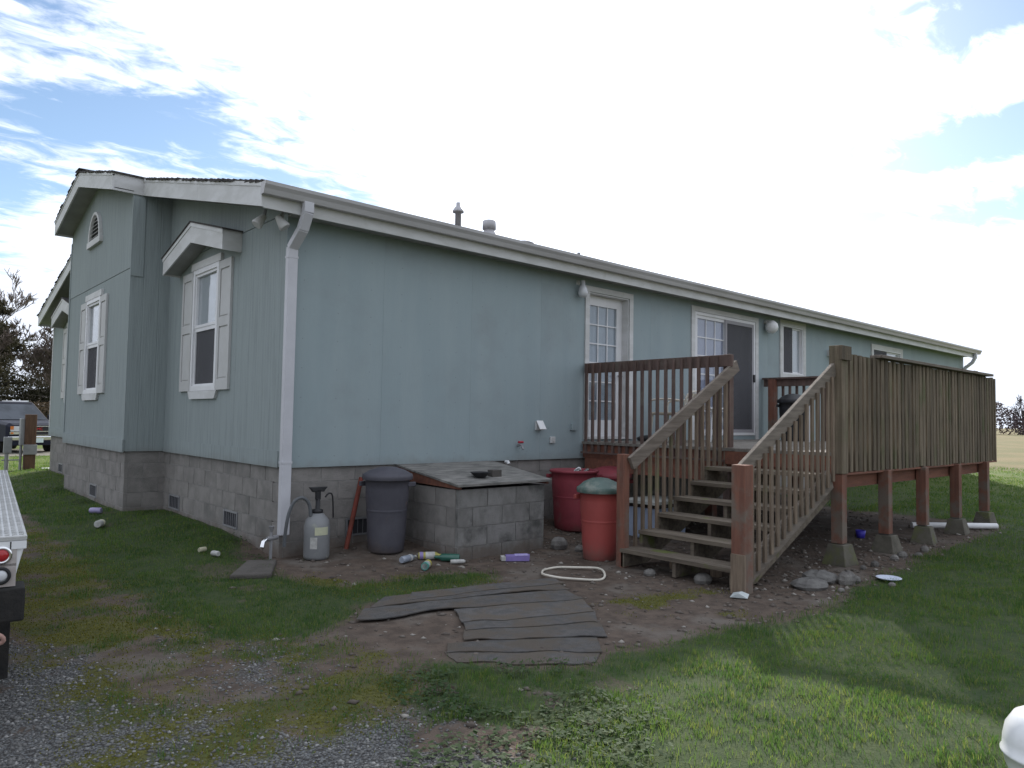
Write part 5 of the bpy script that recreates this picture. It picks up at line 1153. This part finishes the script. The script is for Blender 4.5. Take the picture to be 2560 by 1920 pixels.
me_ = np_mesh('thicket', vv, np.arange(3*n).reshape(-1, 3)); me_.materials.append(mat('thicket_twig', (.12, .085, .085), (.085, .075, .085), .95, .2)); tag(link(bpy.data.objects.new('thicket', me_)), 'dark brown thicket along the far side of the field', 'thicket', kind='stuff')

# ------------------------------------------------------------------ ground cover (stuff)
def grass_mat(name, c1, c2, c3, tr_=.45):
    m = bpy.data.materials.new(name); m.use_nodes = True; t = NT(m.node_tree); p = m.node_tree.nodes['Principled BSDF']
    p.inputs['Roughness'].default_value = .7; p.inputs['Specular IOR Level'].default_value = .08
    gg = t.n('ShaderNodeNewGeometry'); n1 = t.n('ShaderNodeTexNoise', i_Scale=1.1, i_Detail=4.0); t.l(gg.outputs['Position'], n1.inputs['Vector'])
    n2 = t.n('ShaderNodeTexWhiteNoise'); sn = t.n('ShaderNodeVectorMath', operation='SNAP'); t.l(gg.outputs['Position'], sn.inputs[0]); sn.inputs[1].default_value = (.02, .02, 5.0); t.l(sn.outputs[0], n2.inputs[0])
    c = t.mix(t.ramp(n1.outputs[0], .38, .62), c1, c2); c = t.mix(t.ramp(n2.outputs[0], .55, 1.0), c, c3)
    t.l(c, p.inputs['Base Color']); tl = t.n('ShaderNodeBsdfTranslucent'); ct_ = t.mix(1.0, c, (1.75, 1.75, 1.0), 'MULTIPLY'); t.l(ct_, tl.inputs[0]); mx = t.n('ShaderNodeMixShader', i_0=tr_); t.l(p.outputs[0], mx.inputs[1]); t.l(tl.outputs[0], mx.inputs[2]); t.l(mx.outputs[0], m.node_tree.nodes['Material Output'].inputs[0]); return m
GRASS = grass_mat('grass_blades', (.052, .105, .036), (.085, .145, .048), (.15, .175, .065))
def blades(name, x, y, h, wd, seed, m, lay=.5):
    g = np.random.default_rng(seed); n = len(x); z = gz(x, y)-.004; a = g.uniform(0, 6.283, n); b = g.uniform(0, 6.283, n); l_ = g.uniform(.15, 1, n)*lay*h
    wx, wy = np.cos(a)*wd/2, np.sin(a)*wd/2; lx, ly = np.cos(b)*l_, np.sin(b)*l_
    v = np.empty((n, 5, 3))
    v[:, 0] = np.stack([x-wx, y-wy, z], 1); v[:, 1] = np.stack([x+wx, y+wy, z], 1)
    v[:, 2] = np.stack([x+wx*.8+lx*.35, y+wy*.8+ly*.35, z+h*.6], 1); v[:, 3] = np.stack([x-wx*.8+lx*.35, y-wy*.8+ly*.35, z+h*.6], 1)
    v[:, 4] = np.stack([x+lx, y+ly, z+h*np.sqrt(np.maximum(.2, 1-(l_/h)**2*.7))], 1)
    i = np.arange(n)*5; f1 = np.stack([i, i+1, i+2], 1); f2 = np.stack([i, i+2, i+3], 1); f3 = np.stack([i+3, i+2, i+4], 1)
    me_ = np_mesh(name, v.reshape(-1, 3), np.concatenate([f1, f2, f3])); me_.materials.append(m); return me_
def scatter(x0, x1, y0, y1, dens, seed, fn):
    g = np.random.default_rng(seed); n = int((x1-x0)*(y1-y0)*dens); x = g.uniform(x0, x1, n); y = g.uniform(y0, y1, n); p = fn(x, y); k = g.uniform(0, 1, n) < p; return x[k], y[k]
def gfn(x, y):
    zg, zm, zr, zf = zones(x, y); t = fbm(x*4, y*4, 3, 90); t2 = fbm(x*13, y*13, 3, 91); p = np.clip(zg*1.15-.05, 0, 1)*(.22+1.1*np.clip((t-.3)*2.2, 0, 1))*(.35+1.1*np.clip((t2-.3)*2.5, 0, 1))
    hd = hdist(x, y); return np.where(hd <= 0.02, 0, p)
GXs, GYs, GHs, GWs = [], [], [], []
for (x0, x1, y0, y1, dn, hh, ww, sd_) in ((-2.2, 1.6, -7.0, 1.5, 6500, .045, .0036, 1), (-1.8, .5, 1.5, 6.0, 3000, .05, .0045, 2), (1.6, 6.5, -7.5, -3.9, 5000, .05, .004, 3), (-2, .6, 6.0, 13.0, 1300, .055, .007, 4), (6.5, 13, -7.0, -1.5, 1300, .055, .006, 5), (9.7, 22, -6, -.1, 380, .06, .010, 6), (13, 30, -8, 12, 160, .07, .016, 7), (-6, 3, 12.4, 22, 420, .06, .012, 8), (1.0, 6.5, -9.0, -7.5, 700, .05, .006, 9)):
    a, b = scatter(x0, x1, y0, y1, dn, 200+sd_, gfn); gg_ = np.random.default_rng(sd_); tall = .25+.75*fbm(a*1.3, b*1.3, 3, 95)+.9*np.clip(fbm(a*7, b*7, 3, 96)-.35, 0, 1)
    GXs.append(a); GYs.append(b); GHs.append(hh*tall*gg_.uniform(.55, 1.35, len(a))); GWs.append(ww*gg_.uniform(.7, 1.3, len(a)))
GXa, GYa, GHa, GWa = map(np.concatenate, (GXs, GYs, GHs, GWs))
lawn = bpy.data.objects.new('grass', blades('grass', GXa, GYa, GHa, GWa, 5, GRASS, .65)); COL.objects.link(lawn); tag(lawn, 'short patchy green lawn grass', 'grass', kind='stuff')
# weeds: small low leaves on the bare earth and by the wall
def wfn(x, y):
    k = soft(WEEDP, x, y, seed=6)*.8*(fbm(x*3.5, y*3.5, 4, 61) > .5); e = np.exp(-((hdist(x, y)-.12)/.16)**2)*(fbm(x*2, y*2, 3, 66) > .52)*.5*(x < .2); return np.maximum(k, e)
x, y = scatter(-2.2, .8, -6, 8.5, 2600, 77, wfn); n = len(x); g = np.random.default_rng(78)
s_ = g.uniform(.008, .022, n); a = g.uniform(0, 6.283, n); z = gz(x, y)+g.uniform(.004, .04, n); dx, dy = np.cos(a), np.sin(a); tl = g.uniform(-.5, .7, n)
v = np.stack([np.stack([x-dx*s_, y-dy*s_, z-.3*tl*s_], 1), np.stack([x+dy*s_*.6, y-dx*s_*.6, z], 1), np.stack([x+dx*s_, y+dy*s_, z+tl*s_], 1), np.stack([x-dy*s_*.6, y+dx*s_*.6, z+.2*s_], 1)], 1).reshape(-1, 3)
me_ = np_mesh('weeds', v, np.arange(4*n).reshape(-1, 4)); me_.materials.append(grass_mat('weed_leaf', (.042, .072, .03), (.055, .085, .038), (.085, .11, .06), .3)); tag(link(bpy.data.objects.new('weeds', me_)), 'low leafy weeds on the bare earth and wall foot', 'weeds', kind='stuff')
# pebbles
def pebbles(name, x, y, s_, seed, m, label, cat):
    g = np.random.default_rng(seed); n = len(x); z = gz(x, y); base = np.array([(1,0,0),(-1,0,0),(0,1,0),(0,-1,0),(0,0,1),(0,0,-1)], float)
    an = g.uniform(0, 6.283, n); v = base[None]*(1+g.uniform(-.35, .35, (n, 6, 1)))*np.stack([s_*g.uniform(.8, 1.5, n), s_, s_*g.uniform(.4, .8, n)], 1)[:, None]
    v[:, :, :2] += g.normal(0, .18, (n, 6, 2))*s_[:, None, None]
    c_, q_ = np.cos(an)[:, None], np.sin(an)[:, None]; vx = v[:, :, 0]*c_-v[:, :, 1]*q_; vy = v[:, :, 0]*q_+v[:, :, 1]*c_
    vv = np.stack([vx+x[:, None], vy+y[:, None], v[:, :, 2]+(z+s_*.15)[:, None]], -1)
    f_ = np.array([(0,2,4),(2,1,4),(1,3,4),(3,0,4),(2,0,5),(1,2,5),(3,1,5),(0,3,5)]); fs = (np.arange(n)[:, None, None]*6+f_[None]).reshape(-1, 3)
    me_ = np_mesh(name, vv.reshape(-1, 3), fs); me_.materials.append(m); return tag(link(bpy.data.objects.new(name, me_)), label, cat, kind='stuff')
def pebm(name, a, b, c):
    m = bpy.data.materials.new(name); m.use_nodes = True; t = NT(m.node_tree); p = m.node_tree.nodes['Principled BSDF']; p.inputs['Roughness'].default_value = .9
    gg = t.n('ShaderNodeNewGeometry'); r_ = gg.outputs['Random Per Island']; col = t.mix(r_, a, b); col = t.mix(t.ramp(r_, .86, .9), col, c); t.l(col, p.inputs['Base Color']); return m
def pfn(x, y): 
    zg, zm, zr, zf = zones(x, y); return np.clip(zr*(1-.8*zg)*(1-.55*zm), 0, 1)
x, y = scatter(-3.4, -.8, -5.6, -.6, 5200, 301, pfn); g = np.random.default_rng(302)
pebbles('gravel', x, y, .0035+.009*g.uniform(0, 1, len(x))**2.2, 303, pebm('gravel_stone', (.088, .086, .083), (.17, .168, .16), (.26, .255, .245)), 'grey driveway gravel at the lower left', 'gravel')
def dfn(x, y):
    zg, zm, zr, zf = zones(x, y); a = (1-zg)*(1-zr)*(hdist(x, y) > .03); near = np.exp(-(np.hypot(x-4.5, y+3.9)/2.2)**2)+.35+np.exp(-(np.hypot(x-3.2, y+.9)/.8)**2); return np.clip(a*near*.5, 0, 1)
x, y = scatter(-1.6, 11, -5.4, .0, 420, 311, dfn); g = np.random.default_rng(312)
pebbles('soil_stones', x, y, .006+.024*g.uniform(0, 1, len(x))**3, 313, pebm('soil_stone', (.07, .055, .045), (.15, .13, .11), (.27, .25, .22)), 'scattered pebbles and clods on the bare soil', 'pebbles')
# yellowish moss cushions
def mfn(x, y):
    zg, zm, zr, zf = zones(x, y); return zm
x, y = scatter(-2.6, 2.6, -4.6, 3.6, 5200, 321, mfn); g = np.random.default_rng(322); n = len(x)
mo = bpy.data.objects.new('moss', blades('moss', x, y, g.uniform(.006, .018, n), g.uniform(.005, .011, n), 7, grass_mat('moss_tuft', (.10, .105, .026), (.14, .135, .034), (.19, .18, .055), .35), .9)); COL.objects.link(mo); tag(mo, 'yellow green moss patches on the gravel and dirt', 'moss', kind='stuff')
for o in list(bpy.data.objects):
    if '_loc' in o: del o['_loc']
